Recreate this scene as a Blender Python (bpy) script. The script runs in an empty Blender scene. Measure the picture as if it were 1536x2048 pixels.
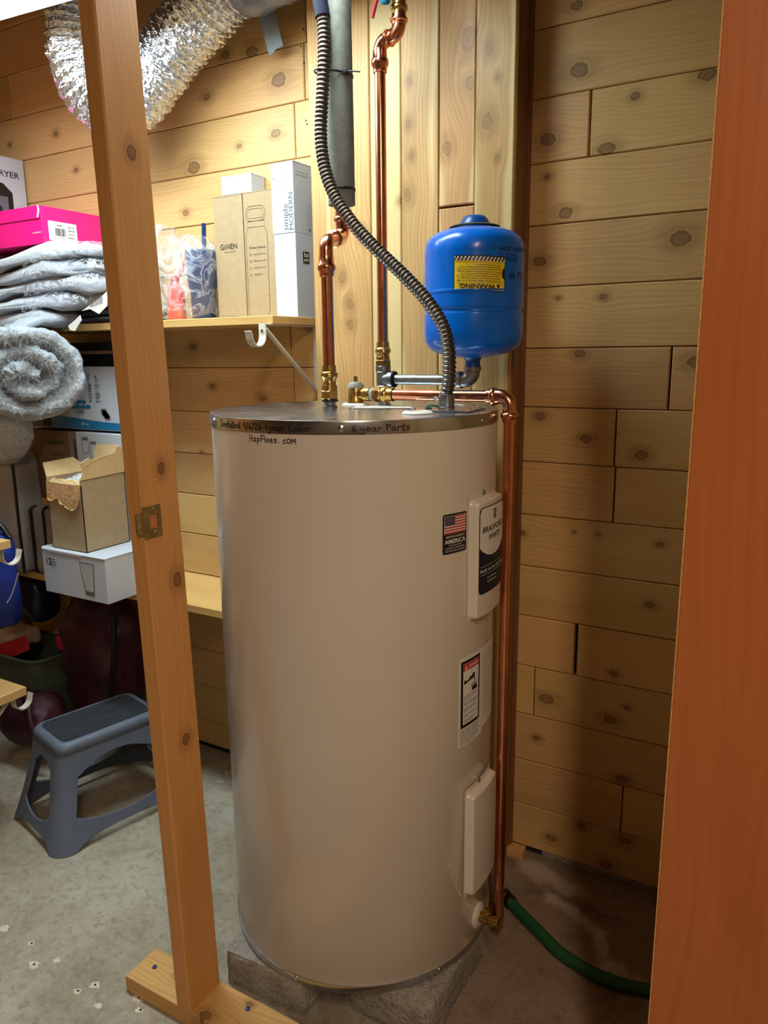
import bpy, math, random
from mathutils import Vector, Matrix, noise
random.seed(7)
PI = math.pi
scene = bpy.context.scene
col = scene.collection

# ------------------------------------------------------------------ camera
FPX = 1500.0
CAM = Vector((0, 0, 1.33))
def _cv(px, py): return Vector((px - 768, -(py - 1024), -FPX)) / FPX
_vl = _cv(-1900, 739).normalized(); _vd = _cv(850, 8166).normalized()
_X = -_vl; _Z = -_vd; _Z = (_Z - _X * _X.dot(_Z)).normalized(); _Y = _Z.cross(_X)
ROT = Matrix((_X, _Y, _Z))                       # camera space -> room space
cam_d = bpy.data.cameras.new('camera'); cam_o = bpy.data.objects.new('camera', cam_d); col.objects.link(cam_o)
cam_d.sensor_fit = 'VERTICAL'; cam_d.sensor_height = 32; cam_d.lens = FPX / 2048 * 32
cam_d.clip_start = 0.02; cam_d.clip_end = 50
cam_o.matrix_world = Matrix.Translation(CAM) @ ROT.to_4x4()
scene.camera = cam_o
def _d(px, py): return ROT @ _cv(px, py)
def atY(px, py, y): r = _d(px, py); return CAM + r * (y / r.y)      # survey helpers: where a sight line meets a real plane
def atZ(px, py, z): r = _d(px, py); return CAM + r * ((z - CAM.z) / r.z)
def atX(px, py, x): r = _d(px, py); return CAM + r * (x / r.x)

# ------------------------------------------------------------------ world, light, exposure
world = bpy.data.worlds.new('world'); scene.world = world; world.use_nodes = True
bg = world.node_tree.nodes['Background']; bg.inputs[0].default_value = (1.0, 0.78, 0.58, 1); bg.inputs[1].default_value = 0.02
LAMP_STRENGTH = 34.0
LAMP_COL = (0.80, 0.96, 1.0)
WARM_STRENGTH = 42.0
WARM_COL = (1.0, 0.79, 0.59)
ld = bpy.data.lights.new('room_lamp', 'AREA'); ld.shape = 'RECTANGLE'; ld.size = 1.5; ld.size_y = .14
ld.energy = WARM_STRENGTH; ld.color = WARM_COL
lo = bpy.data.objects.new('room_lamp', ld); col.objects.link(lo)
lo.location = (.55, -.75, 2.36); lo.rotation_euler = (0, 0, math.atan2(-1.0, .40))
vs = scene.view_settings
vs.view_transform = 'Standard'; vs.look = 'None'; vs.gamma = 1; vs.exposure = 0.0; vs.use_curve_mapping = False

# ------------------------------------------------------------------ helpers
def lin(c):
    return tuple(((v / 255) / 12.92 if v / 255 <= 0.04045 else ((v / 255 + 0.055) / 1.055) ** 2.4) for v in c) + (1,)

class NT:
    def __init__(s, name):
        s.m = bpy.data.materials.new(name); s.m.use_nodes = True
        s.t = s.m.node_tree; s.n = s.t.nodes; s.l = s.t.links
        s.b = s.n['Principled BSDF']
    def new(s, t, **kw):
        n = s.n.new(t)
        for k, v in kw.items(): setattr(n, k, v)
        return n
    def link(s, a, b): s.l.new(a, b)
    def set(s, sock, v):
        if hasattr(v, 'default_value') and hasattr(v, 'links'): s.l.new(v, sock)
        else: sock.default_value = v
    def math(s, op, a, b=0.0, c=0.0, clamp=False):
        n = s.new('ShaderNodeMath', operation=op, use_clamp=clamp)
        s.set(n.inputs[0], a); s.set(n.inputs[1], b); s.set(n.inputs[2], c)
        return n.outputs[0]
    def vmath(s, op, a, b=(0, 0, 0)):
        n = s.new('ShaderNodeVectorMath', operation=op)
        s.set(n.inputs[0], a); s.set(n.inputs[1], b)
        return n.outputs[1] if op in ('LENGTH', 'DOT_PRODUCT', 'DISTANCE') else n.outputs[0]
    def comb(s, x, y, z=0.0):
        n = s.new('ShaderNodeCombineXYZ')
        for i, v in enumerate((x, y, z)): s.set(n.inputs[i], v)
        return n.outputs[0]
    def noise(s, vec, scale, detail=3.0, rough=0.5, dist=0.0):
        n = s.new('ShaderNodeTexNoise'); s.set(n.inputs['Vector'], vec)
        n.inputs['Scale'].default_value = scale; n.inputs['Detail'].default_value = detail
        n.inputs['Roughness'].default_value = rough; n.inputs['Distortion'].default_value = dist
        return n.outputs[0]
    def mix(s, f, a, b, mode='MIX'):
        n = s.new('ShaderNodeMix', data_type='RGBA', blend_type=mode)
        s.set(n.inputs[0], f); s.set(n.inputs[6], a); s.set(n.inputs[7], b)
        return n.outputs[2]
    def ramp(s, f, p0, p1):
        n = s.new('ShaderNodeMapRange', interpolation_type='SMOOTHSTEP'); s.set(n.inputs[0], f)
        n.inputs[1].default_value = p0; n.inputs[2].default_value = p1
        return n.outputs[0]
    def bump(s, h, strength, dist=0.01):
        n = s.new('ShaderNodeBump'); n.inputs['Strength'].default_value = strength; n.inputs['Distance'].default_value = dist
        s.set(n.inputs['Height'], h); s.link(n.outputs[0], s.b.inputs['Normal'])
    def obj(s): return s.new('ShaderNodeTexCoord').outputs['Object']

def plain(name, rgb, rough=0.5, metal=0.0, var=0.06, nscale=14, bump=0.0, bscale=200, coat=0.0, sheen=0.0, spec=None):
    k = NT(name); c = lin(rgb)
    co = k.obj()
    nz = k.noise(co, nscale, 4)
    dark = tuple(v * (1 - var) for v in c[:3]) + (1,); lite = tuple(min(1, v * (1 + var)) for v in c[:3]) + (1,)
    k.link(k.mix(k.ramp(nz, .3, .7), dark, lite), k.b.inputs['Base Color'])
    k.b.inputs['Roughness'].default_value = rough; k.b.inputs['Metallic'].default_value = metal
    if coat: k.b.inputs['Coat Weight'].default_value = coat; k.b.inputs['Coat Roughness'].default_value = 0.08
    if sheen: k.b.inputs['Sheen Weight'].default_value = sheen; k.b.inputs['Sheen Roughness'].default_value = .5
    if spec is not None: k.b.inputs['Specular IOR Level'].default_value = spec
    if bump: k.bump(k.noise(co, bscale, 3), bump, 0.004)
    return k.m

def wood(name, lite, dark, knot=(70, 42, 28), pale=None, rough=0.45, streak=1.0, var=0.25, grain_freq=70.0, kmix=.66):
    """sawn softwood: grain along local X, knots from the custom properties knot_a .. knot_d (x, y, radius)"""
    k = NT(name)
    co = k.obj()
    sep = k.new('ShaderNodeSeparateXYZ'); k.link(co, sep.inputs[0])
    u, v, w = sep.outputs
    info = k.new('ShaderNodeObjectInfo')
    rnd = info.outputs['Random']
    vw = v
    core = 0.0; halo = 0.0; ring = None
    for nm in ('knot_a', 'knot_b', 'knot_c', 'knot_d'):
        at = k.new('ShaderNodeAttribute', attribute_type='OBJECT', attribute_name=nm)
        s2 = k.new('ShaderNodeSeparateXYZ'); k.link(at.outputs['Vector'], s2.inputs[0])
        ku, kv, kr = s2.outputs
        du = k.math('MULTIPLY', k.math('SUBTRACT', u, ku), 0.72); dv = k.math('SUBTRACT', v, kv)
        wob = k.math('MULTIPLY', k.math('SUBTRACT', k.noise(co, 60, 2), .5), k.math('MULTIPLY', kr, .7))
        d = k.math('ADD', k.math('SQRT', k.math('ADD', k.math('MULTIPLY', du, du), k.math('MULTIPLY', dv, dv))), wob)
        q = k.math('DIVIDE', d, k.math('MAXIMUM', kr, 0.00001))
        core = k.math('MAXIMUM', core, k.math('MULTIPLY', k.ramp(q, .92, .76), k.math('MULTIPLY_ADD', k.ramp(q, .3, .8), .2, .8)))
        halo = k.math('MAXIMUM', halo, k.ramp(q, 2.6, .9))
        q2 = k.math('MULTIPLY', q, q)
        fall = k.math('EXPONENT', k.math('MULTIPLY', q2, -0.11))
        vw = k.math('SUBTRACT', vw, k.math('MULTIPLY', k.math('MULTIPLY', dv, 0.85), fall))
        rr = k.math('MULTIPLY', k.math('SINE', k.math('MULTIPLY', q, 11.0)), k.ramp(q, 1.9, .6))
        ring = rr if ring is None else k.math('ADD', ring, rr)
    off = k.math('MULTIPLY', rnd, 53.0)
    uo = k.math('ADD', u, off); 
    low = k.noise(k.comb(k.math('MULTIPLY', uo, 1.3), k.math('MULTIPLY', vw, 5.0), off), 1.0, 2)
    vw = k.math('ADD', vw, k.math('MULTIPLY', w, .6))
    wv = k.math('ADD', vw, k.math('MULTIPLY', low, 0.09))
    fine = k.noise(k.comb(k.math('MULTIPLY', uo, 3.0), k.math('MULTIPLY', wv, grain_freq * 3), off), 1.0, 4, .6)
    rings = k.math('SINE', k.math('ADD', k.math('MULTIPLY', wv, grain_freq * 9), k.math('MULTIPLY', k.noise(k.comb(uo, k.math('MULTIPLY', wv, 8), off), 2.0, 3), 4.0)))
    rings = k.math('MULTIPLY_ADD', rings, .5, .5)
    rings = k.math('POWER', rings, 2.0)
    g = k.math('MULTIPLY_ADD', rings, .30 * streak, k.math('MULTIPLY', k.ramp(fine, .25, .75), .5 * streak))
    L = lin(lite); D = lin(dark)
    c = k.mix(g, L, D)
    blot = k.noise(k.comb(k.math('MULTIPLY', uo, 2.2), k.math('MULTIPLY', vw, 9.0), off), 1.0, 2)
    c = k.mix(k.math('MULTIPLY', k.ramp(blot, .45, .75), .45), c, D)
    if pale:
        pl = k.noise(k.comb(k.math('MULTIPLY', uo, .35), k.math('MULTIPLY', wv, 16.0), k.math('ADD', off, 7.0)), 1.0, 1)
        c = k.mix(k.math('MULTIPLY', k.ramp(pl, .56, .62), .75), c, lin(pale))
    # board-to-board variation
    hsv = k.new('ShaderNodeHueSaturation'); k.link(c, hsv.inputs['Color'])
    k.link(k.math('MULTIPLY_ADD', rnd, var, 1 - var * .55), hsv.inputs['Value'])
    r2 = k.math('FRACT', k.math('MULTIPLY', rnd, 17.3))
    k.link(k.math('MULTIPLY_ADD', r2, .016, .492), hsv.inputs['Hue'])
    hsv.inputs['Saturation'].default_value = 1.0
    c = hsv.outputs[0]
    K = lin(knot)
    c = k.mix(k.math('MULTIPLY', halo, .26), c, tuple(a * .5 for a in D[:3]) + (1,))
    c = k.mix(k.math('MULTIPLY', k.math('MULTIPLY_ADD', ring, .25, .25, clamp=True), k.math('MULTIPLY', halo, .5)), c, K)
    c = k.mix(k.math('MULTIPLY', core, kmix), c, k.mix(k.ramp(k.noise(co, 160, 3), .4, .65), K, tuple(a * .45 for a in K[:3]) + (1,)))
    k.link(c, k.b.inputs['Base Color'])
    k.b.inputs['Roughness'].default_value = rough
    k.b.inputs['Specular IOR Level'].default_value = .35
    k.bump(g, .12, .002)
    return k.m

def metal(name, rgb, rough=.25, var=.12, nscale=30, bump=0.0, bscale=90):
    k = NT(name); co = k.obj(); c = lin(rgb)
    nz = k.noise(co, nscale, 4, .6)
    k.link(k.mix(k.ramp(nz, .3, .75), tuple(v * (1 - var) for v in c[:3]) + (1,), c), k.b.inputs['Base Color'])
    k.b.inputs['Metallic'].default_value = 1
    k.link(k.math('MULTIPLY_ADD', nz, .14, rough - .05), k.b.inputs['Roughness'])
    if bump: k.bump(k.noise(co, bscale, 3), bump, .003)
    return k.m

def emit(name, rgb, s):
    k = NT(name); k.b.inputs['Base Color'].default_value = (.8, .8, .8, 1)
    k.b.inputs['Emission Color'].default_value = tuple(rgb) + (1,); k.b.inputs['Emission Strength'].default_value = s
    return k.m

class G:
    """collects verts / faces (room coordinates) and links them as one mesh object"""
    def __init__(s): s.V = []; s.F = []; s.M = []; s.mi = 0
    def add(s, vs, fs, mi=None):
        b = len(s.V); s.V += [Vector(v) for v in vs]
        for f in fs: s.F.append([b + i for i in f]); s.M.append(s.mi if mi is None else mi)
        return s
    def box(s, a, b, mat=None):
        x0, y0, z0 = a; x1, y1, z1 = b
        vs = [Vector(p) for p in ((x0,y0,z0),(x1,y0,z0),(x1,y1,z0),(x0,y1,z0),(x0,y0,z1),(x1,y0,z1),(x1,y1,z1),(x0,y1,z1))]
        if mat is not None: vs = [mat @ v for v in vs]
        return s.add(vs, [(0,3,2,1),(4,5,6,7),(0,1,5,4),(1,2,6,5),(2,3,7,6),(3,0,4,7)])
    def tube(s, pts, rad, seg=16, caps=True, closed=False):
        pts = [Vector(p) for p in pts]; n = len(pts)
        rr = rad if isinstance(rad, (list, tuple)) else [rad] * n
        t0 = (pts[1] - pts[0]).normalized()
        up = Vector((0, 0, 1)) if abs(t0.z) < .9 else Vector((1, 0, 0))
        N = t0.cross(up).normalized(); rings = []; b = len(s.V)
        tp = t0
        for i, p in enumerate(pts):
            if closed: t = (pts[(i + 1) % n] - pts[i - 1]).normalized()
            else: t = (pts[min(i + 1, n - 1)] - pts[max(i - 1, 0)]).normalized()
            if i:
                q = tp.rotation_difference(t); N = (q @ N); N = (N - t * N.dot(t)).normalized()
            tp = t; B = t.cross(N)
            for j in range(seg):
                a = 2 * PI * j / seg
                s.V.append(p + (N * math.cos(a) + B * math.sin(a)) * rr[i])
        m = n if closed else n - 1
        for i in range(m):
            for j in range(seg):
                a0 = b + i * seg + j; a1 = b + i * seg + (j + 1) % seg; i2 = (i + 1) % n
                s.F.append([a0, a1, b + i2 * seg + (j + 1) % seg, b + i2 * seg + j]); s.M.append(s.mi)
        if caps and not closed:
            s.F.append([b + j for j in range(seg)][::-1]); s.M.append(s.mi)
            s.F.append([b + (n - 1) * seg + j for j in range(seg)]); s.M.append(s.mi)
        return s
    def lathe(s, prof, c=(0, 0, 0), axis=None, seg=32, close=True):
        """prof = [(radius, height)], about +Z at c or along axis"""
        c = Vector(c); Mx = Matrix.Identity(3)
        if axis is not None: Mx = Vector((0, 0, 1)).rotation_difference(Vector(axis).normalized()).to_matrix()
        b = len(s.V)
        for r, h in prof:
            for j in range(seg):
                a = 2 * PI * j / seg
                s.V.append(c + Mx @ Vector((r * math.cos(a), r * math.sin(a), h)))
        n = len(prof)
        for i in range(n - 1):
            for j in range(seg):
                s.F.append([b + i * seg + j, b + i * seg + (j + 1) % seg, b + (i + 1) * seg + (j + 1) % seg, b + (i + 1) * seg + j]); s.M.append(s.mi)
        if close:
            if prof[0][0] > 1e-6: s.F.append([b + j for j in range(seg)][::-1]); s.M.append(s.mi)
            if prof[-1][0] > 1e-6: s.F.append([b + (n - 1) * seg + j for j in range(seg)]); s.M.append(s.mi)
        return s
    def grid(s, fn, nu, nv, wrap_u=False, wrap_v=False):
        b = len(s.V); mu = nu if wrap_u else nu + 1; mv = nv if wrap_v else nv + 1
        for i in range(mu):
            for j in range(mv): s.V.append(Vector(fn(i / nu, j / nv)))
        for i in range(nu):
            for j in range(nv):
                a = b + i * mv + j; c = b + ((i + 1) % mu) * mv + j
                j1 = (j + 1) % mv
                s.F.append([a, c, b + ((i + 1) % mu) * mv + j1, b + i * mv + j1]); s.M.append(s.mi)
        return s
    def prism(s, poly, fn0, fn1):
        """polygon (list of 2D) extruded between two mappings"""
        n = len(poly)
        vs = [fn0(*p) for p in poly] + [fn1(*p) for p in poly]
        fs = [list(range(n))[::-1], list(range(n, 2 * n))] + [(i, (i + 1) % n, n + (i + 1) % n, n + i) for i in range(n)]
        return s.add(vs, fs)
    def build(s, name, mat, parent=None, smooth=None, bevel=0.0, bseg=2, local=False):
        me = bpy.data.meshes.new(name)
        off = Vector((0, 0, 0))
        if parent is not None and not local: off = world_loc(parent)
        o_loc = None
        if parent is None and not local:
            xs = [v.x for v in s.V]; ys = [v.y for v in s.V]; zs = [v.z for v in s.V]
            off = Vector(((min(xs) + max(xs)) / 2, (min(ys) + max(ys)) / 2, min(zs))); o_loc = off
        me.from_pydata([tuple(v - off) for v in s.V], [], s.F)
        mats = mat if isinstance(mat, (list, tuple)) else [mat]
        for m in mats: me.materials.append(m)
        if len(mats) > 1: me.polygons.foreach_set('material_index', s.M)
        me.update()
        if smooth is not None:
            me.polygons.foreach_set('use_smooth', [True] * len(me.polygons))
            if smooth < 170: me.set_sharp_from_angle(angle=math.radians(smooth))
        o = bpy.data.objects.new(name, me); col.objects.link(o)
        if parent is not None: o.parent = parent
        elif o_loc is not None: o.location = o_loc
        if bevel:
            bm = o.modifiers.new('bevel', 'BEVEL'); bm.width = bevel; bm.segments = bseg; bm.limit_method = 'ANGLE'; bm.angle_limit = math.radians(35)
        return o

def world_loc(o):
    p = Vector(o.location)
    while o.parent is not None: o = o.parent; p = p + Vector(o.location)
    return p
def tag(o, label=None, cat=None, group=None, kind=None):
    if label: o['label'] = label
    if cat: o['category'] = cat
    if group: o['group'] = group
    if kind: o['kind'] = kind
    return o
def thing(name, loc, label, cat, group=None):
    o = bpy.data.objects.new(name, None); col.objects.link(o); o.location = loc; o.empty_display_size = .05
    return tag(o, label, cat, group)
def spline(pts, n):
    """Catmull-Rom through pts"""
    P = [Vector(p) for p in pts]; P = [P[0] * 2 - P[1]] + P + [P[-1] * 2 - P[-2]]
    out = []; m = len(P) - 3
    for i in range(n + 1):
        t = i / n * m; k = min(int(t), m - 1); f = t - k
        a, b, c, d = P[k:k + 4]
        out.append(.5 * ((2 * b) + (c - a) * f + (2 * a - 5 * b + 4 * c - d) * f * f + (3 * b - a - 3 * c + d) * f ** 3))
    return out
def arc_path(pts, r, n=8):
    """polyline with rounded corners of radius r"""
    P = [Vector(p) for p in pts]; out = [P[0]]
    for i in range(1, len(P) - 1):
        a = (P[i - 1] - P[i]).normalized(); b = (P[i + 1] - P[i]).normalized()
        ang = a.angle(b); d = r / math.tan(ang / 2)
        s0 = P[i] + a * d; s1 = P[i] + b * d
        cdir = (a + b).normalized(); cc = P[i] + cdir * (r / math.sin(ang / 2))
        v0 = s0 - cc; v1 = s1 - cc; tot = v0.angle(v1)
        ax = v0.cross(v1).normalized()
        for k in range(n + 1): out.append(cc + Matrix.Rotation(tot * k / n, 3, ax) @ v0)
    out.append(P[-1]); return out
def spow(c, e): return math.copysign(abs(c) ** e, c)
def fbm(p, f, o=3): return noise.fractal(Vector(p) * f, 1.0, 2.0, o)
def pillow(g, c, h, e1=.5, e2=.5, rot=None, amp=.0, f=8.0, nu=40, nv=56, aniso=(1, 1, 1), seed=0.0, extra=None):
    """superellipsoid with noise wrinkles"""
    c = Vector(c); R = rot or Matrix.Identity(3)
    def fn(a, b):
        th = (a - .5) * PI; ph = b * 2 * PI
        ct = spow(math.cos(th), e1); st = spow(math.sin(th), e1)
        p = Vector((h[0] * ct * spow(math.cos(ph), e2), h[1] * ct * spow(math.sin(ph), e2), h[2] * st))
        nrm = Vector((p.x / h[0] ** 2, p.y / h[1] ** 2, p.z / h[2] ** 2)); nrm = nrm.normalized() if nrm.length > 0 else nrm
        q = Vector((p.x * aniso[0], p.y * aniso[1], p.z * aniso[2])) + Vector((seed, seed * 1.7, 0))
        p = p + nrm * amp * fbm(q, f)
        if extra: p = extra(p)
        return c + R @ p
    g.grid(fn, nu, nv, wrap_v=True)
    return g

# ------------------------------------------------------------------ writing
_tc = bpy.data.curves.new('text_tmp', 'FONT'); _to = bpy.data.objects.new('text_tmp', _tc); col.objects.link(_to)
_tcache = {}
def text_geo(txt, size, bold=0.0, align='LEFT', sx=1.0, shear=0.0):
    key = (txt, bold, align, shear)
    if key not in _tcache:
        _tc.body = txt; _tc.size = 1.0; _tc.align_x = align; _tc.offset = bold; _tc.shear = shear; _tc.resolution_u = 3; _tc.fill_mode = 'FRONT'
        dg = bpy.context.evaluated_depsgraph_get(); dg.update()
        me = _to.evaluated_get(dg).to_mesh()
        _tcache[key] = ([(v.co.x, v.co.y) for v in me.vertices], [tuple(p.vertices) for p in me.polygons])
        _to.evaluated_get(dg).to_mesh_clear()
    V, F = _tcache[key]
    return [(x * size * sx, y * size) for x, y in V], F
def put_text(g, txt, size, u, v, fn, bold=0.0, align='LEFT', sx=1.0, mi=0, width=None, shear=0.0, rot=0.0):
    V, F = text_geo(txt, size, bold, align, sx, shear)
    if width and V:
        w = max(p[0] for p in V) - min(p[0] for p in V)
        if w > 0: V = [(p[0] * width / w, p[1]) for p in V]
    c, s_ = math.cos(rot), math.sin(rot)
    g.add([fn(u + x * c - y * s_, v + x * s_ + y * c) for x, y in V], F, mi)
def patch(g, fn, u0, u1, v0, v1, nu=1, nv=1, mi=0):
    b = len(g.V)
    for i in range(nu + 1):
        for j in range(nv + 1): g.V.append(Vector(fn(u0 + (u1 - u0) * i / nu, v0 + (v1 - v0) * j / nv)))
    for i in range(nu):
        for j in range(nv):
            a = b + i * (nv + 1) + j; g.F.append([a, a + nv + 1, a + nv + 2, a + 1]); g.M.append(mi)
def rpatch(g, fn, u0, u1, v0, v1, r, mi=0, n=4):
    """rounded rectangle as a strip of columns so it bends with fn"""
    us = []
    for i in range(n + 1): us.append((u0 + r - r * math.cos(PI / 2 * i / n), r - r * math.sin(PI / 2 * i / n)))
    mid = 8
    cols = us + [(u0 + r + (u1 - u0 - 2 * r) * i / mid, 0) for i in range(1, mid)] + [(u1 - (a - u0), d) for a, d in us[::-1]]
    b = len(g.V)
    for a, d in cols: g.V.append(Vector(fn(a, v0 + d))); g.V.append(Vector(fn(a, v1 - d)))
    for i in range(len(cols) - 1): g.F.append([b + 2 * i, b + 2 * i + 2, b + 2 * i + 3, b + 2 * i + 1]); g.M.append(mi)
def frame(o, U, V, eps=.0008):
    o = Vector(o); U = Vector(U).normalized(); V = Vector(V).normalized(); N = U.cross(V)
    return lambda u, v, e=eps: o + U * u + V * v + N * e
def cylmap(c, R, th0, z0, eps=.0008):
    """u = arc length to the right of angle th0 (degrees), v = height above z0"""
    def f(u, v, e=eps):
        a = math.radians(th0) + u / R
        return Vector((c[0] + (R + e) * math.cos(a), c[1] + (R + e) * math.sin(a), z0 + v))
    return f
# marker-pen strokes on a unit cell: list of polylines, advance width
GL = {
 'I': ([[(.1,1),(.6,1)],[(.35,1),(.35,0)],[(.1,0),(.6,0)]], .75), 'n': ([[(.1,.55),(.1,0)],[(.1,.4),(.3,.55),(.45,.45),(.47,0)]], .6),
 's': ([[(.45,.5),(.25,.57),(.12,.45),(.4,.25),(.3,.03),(.08,.06)]], .55), 't': ([[(.22,.95),(.2,.1),(.3,0),(.4,.05)],[(.03,.62),(.42,.64)]], .48),
 'a': ([[(.45,.5),(.25,.57),(.08,.3),(.18,.02),(.4,.15),(.45,.5)],[(.45,.5),(.45,.1),(.55,0)]], .62), 'l': ([[(.1,1),(.12,.05),(.2,0)]], .28),
 'e': ([[(.1,.28),(.42,.35),(.35,.55),(.15,.5),(.08,.2),(.25,0),(.48,.1)]], .56), 'd': ([[(.42,.45),(.22,.52),(.06,.25),(.18,.02),(.4,.12)],[(.45,1),(.42,.1),(.52,0)]], .62),
 '4': ([[(.12,.95),(.1,.45),(.45,.48)],[(.45,1),(.42,0)]], .6), '/': ([[(.35,1.1),(.05,-.15)]], .38), '6': ([[(.38,1),(.12,.5),(.12,.12),(.3,0),(.45,.2),(.3,.42),(.12,.25)]], .55),
 '2': ([[(.08,.75),(.25,.98),(.45,.75),(.1,.05),(.3,.1),(.52,.0)]], .6), '-': ([[(.05,.42),(.45,.45)]], .52), '1': ([[(.15,1),(.13,0)]], .32),
 'y': ([[(.08,.55),(.15,.2),(.38,.2)],[(.45,.55),(.4,-.2),(.25,-.45),(.05,-.35)]], .6), 'r': ([[(.1,.55),(.12,0)],[(.12,.38),(.28,.56),(.5,.5)]], .52),
 'L': ([[(.25,1),(.1,.1),(.2,.0),(.65,.1)]], .68), 'b': ([[(.1,1),(.1,0)],[(.1,.4),(.35,.5),(.42,.2),(.25,0),(.1,.1)]], .52), 'o': ([[(.25,.52),(.07,.28),(.2,.02),(.42,.2),(.35,.48),(.22,.52)]], .52),
 'P': ([[(.12,1),(.14,0)],[(.05,.95),(.45,.95),(.5,.65),(.14,.48)]], .6), 'H': ([[(.1,1),(.12,0)],[(.5,1),(.5,0)],[(.1,.5),(.5,.52)]], .65), 'p': ([[(.1,.55),(.12,-.45)],[(.1,.45),(.35,.55),(.42,.25),(.15,.05)]], .55),
 'F': ([[(.12,1),(.12,0)],[(.05,.98),(.6,1)],[(.1,.5),(.6,.52)]], .55), 'i': ([[(.12,.55),(.13,0)],[(.1,.82),(.14,.8)]], .26), 'x': ([[(.05,.55),(.45,0)],[(.42,.55),(.05,0)]], .52),
 '.': ([[(.08,.0),(.13,.03)]], .3), 'c': ([[(.42,.5),(.2,.52),(.07,.25),(.2,0),(.45,.08)]], .52), 'O': ([[(.25,.72),(.05,.4),(.2,.02),(.45,.2),(.42,.6),(.25,.72)]], .55),
 'm': ([[(.08,.6),(.1,0)],[(.1,.45),(.28,.6),(.35,0)],[(.35,.45),(.55,.6),(.62,0)]], .75), 'M': ([[(.05,0),(.12,.75),(.32,.25),(.55,.78),(.62,0)]], .72), 'w': ([[(.05,.5),(.12,.05),(.28,.4),(.42,.05),(.58,.5)]], .68),
 'S': ([[(.48,.9),(.25,1),(.1,.75),(.42,.4),(.35,.05),(.08,.08)]], .58), ' ': ([], .4),
}
def marker(g, txt, u, v, h, fn, width=None, pen=.0016, slope=0.0, jit=.03):
    adv = sum(GL[c][1] for c in txt); sx = (width / adv) if width else h
    x = u; rnd = random.Random(len(txt) * 7 + 1)
    for ch in txt:
        strokes, a = GL[ch]; dy = rnd.uniform(-jit, jit) * h
        for st in strokes:
            P = [Vector((x + p[0] * sx, v + p[1] * h + dy + slope * (x - u), 0)) for p in st]
            if len(P) > 2: P = spline(P, 4 * (len(P) - 1))
            L = []; R = []
            for i, p in enumerate(P):
                t = (P[min(i + 1, len(P) - 1)] - P[max(i - 1, 0)]).normalized(); nn = Vector((-t.y, t.x, 0)) * pen * .5
                ext = t * pen * .4 * (-1 if i == 0 else 1 if i == len(P) - 1 else 0)
                L.append(p + nn + ext); R.append(p - nn + ext)
            b = len(g.V)
            for l, r in zip(L, R): g.V.append(Vector(fn(r.x, r.y))); g.V.append(Vector(fn(l.x, l.y)))
            for i in range(len(P) - 1): g.F.append([b + 2 * i, b + 2 * i + 2, b + 2 * i + 3, b + 2 * i + 1]); g.M.append(g.mi)
        x += a * sx

# ------------------------------------------------------------------ materials
M_wall = wood('cedar_paneling', (218, 180, 120), (184, 140, 84), knot=(104, 70, 44), pale=None, streak=.7, var=.2)
M_trim = wood('dark_trim', (128, 86, 52), (92, 58, 34), streak=.6, var=.05)  # darker brown than the chase front, for its return boards
M_chase = wood('cedar_boards_pale', (206, 168, 112), (168, 122, 72), knot=(138, 98, 62), pale=(226, 204, 150), streak=.9, kmix=.42)
M_stud = wood('fir_stud', (220, 158, 96), (190, 126, 66), knot=(92, 54, 32), streak=.6, var=.05, rough=.55)
M_plate = wood('fir_sill', (214, 168, 104), (170, 116, 60), knot=(100, 62, 36), streak=.8, var=.05, rough=.6)
M_shelf = wood('pine_shelf', (214, 176, 112), (186, 138, 78), knot=(110, 70, 44), streak=.6, var=.08)
M_door = wood('lauan_veneer', (180, 102, 54), (154, 78, 38), streak=.5, var=.02, rough=.42, grain_freq=38)
M_dark = plain('dark_backing', (38, 24, 16), .9)
M_paint = plain('room_paint', (120, 102, 84), .8)
M_ceil = plain('ceiling_paint', (120, 100, 80), .85)
M_enamel = plain('beige_enamel', (221, 211, 197), .3, var=.015, nscale=4, bump=.03, bscale=350, coat=.5)
M_galv = metal('galvanized_sheet', (204, 208, 214), .2, var=.25, nscale=22)
M_steel = metal('galvanized_pipe', (150, 152, 152), .36, var=.3, nscale=60)
M_screw = metal('screw_steel', (200, 200, 200), .25)
M_copper = metal('copper', (236, 160, 124), .2, var=.25, nscale=18)
M_brass = metal('brass', (206, 168, 96), .26, var=.2, nscale=70)
M_flex = metal('flex_conduit', (112, 103, 96), .4, var=.3, nscale=40)
M_foil = metal('duct_foil', (232, 236, 244), .2, var=.12, nscale=50, bump=.6, bscale=170)
M_foam = plain('grey_foam', (114, 114, 104), .85, var=.12, nscale=60, bump=.25, bscale=260)
M_black = plain('black_plastic', (14, 14, 15), .42)
M_navy_sleeve = plain('navy_sleeve', (14, 15, 34), .7, spec=.15)
M_blue = plain('blue_enamel', (0, 100, 204), .26, var=.02, coat=.15, spec=.3)
M_blue_dk = plain('blue_plastic', (6, 72, 150), .35)
M_yellow = plain('label_yellow', (236, 206, 40), .4, var=.01)
M_label_blk = plain('label_black', (16, 17, 20), .42, var=.02)
M_navy_label = plain('label_navy', (18, 26, 52), .35, var=.02)
M_white_label = plain('label_white', (226, 222, 216), .42, var=.01)
M_red_label = plain('label_red', (196, 34, 40), .42, var=.02)
M_ink = plain('marker_ink', (14, 12, 18), .5, var=.0)
M_print_grey = plain('print_grey', (96, 98, 104), .6, var=.0)
M_white_plastic = plain('white_plastic', (222, 218, 208), .4)
M_grey_cap = plain('grey_cap', (150, 148, 138), .5)
M_card = plain('cardboard_kraft', (160, 138, 104), .8, var=.05, nscale=60, bump=.1, bscale=300)
M_card_in = plain('cardboard_inside', (206, 176, 126), .85, var=.06, nscale=40, bump=.15, bscale=120)
M_card_dk = plain('cardboard_brown', (126, 98, 78), .85, var=.06)
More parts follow.
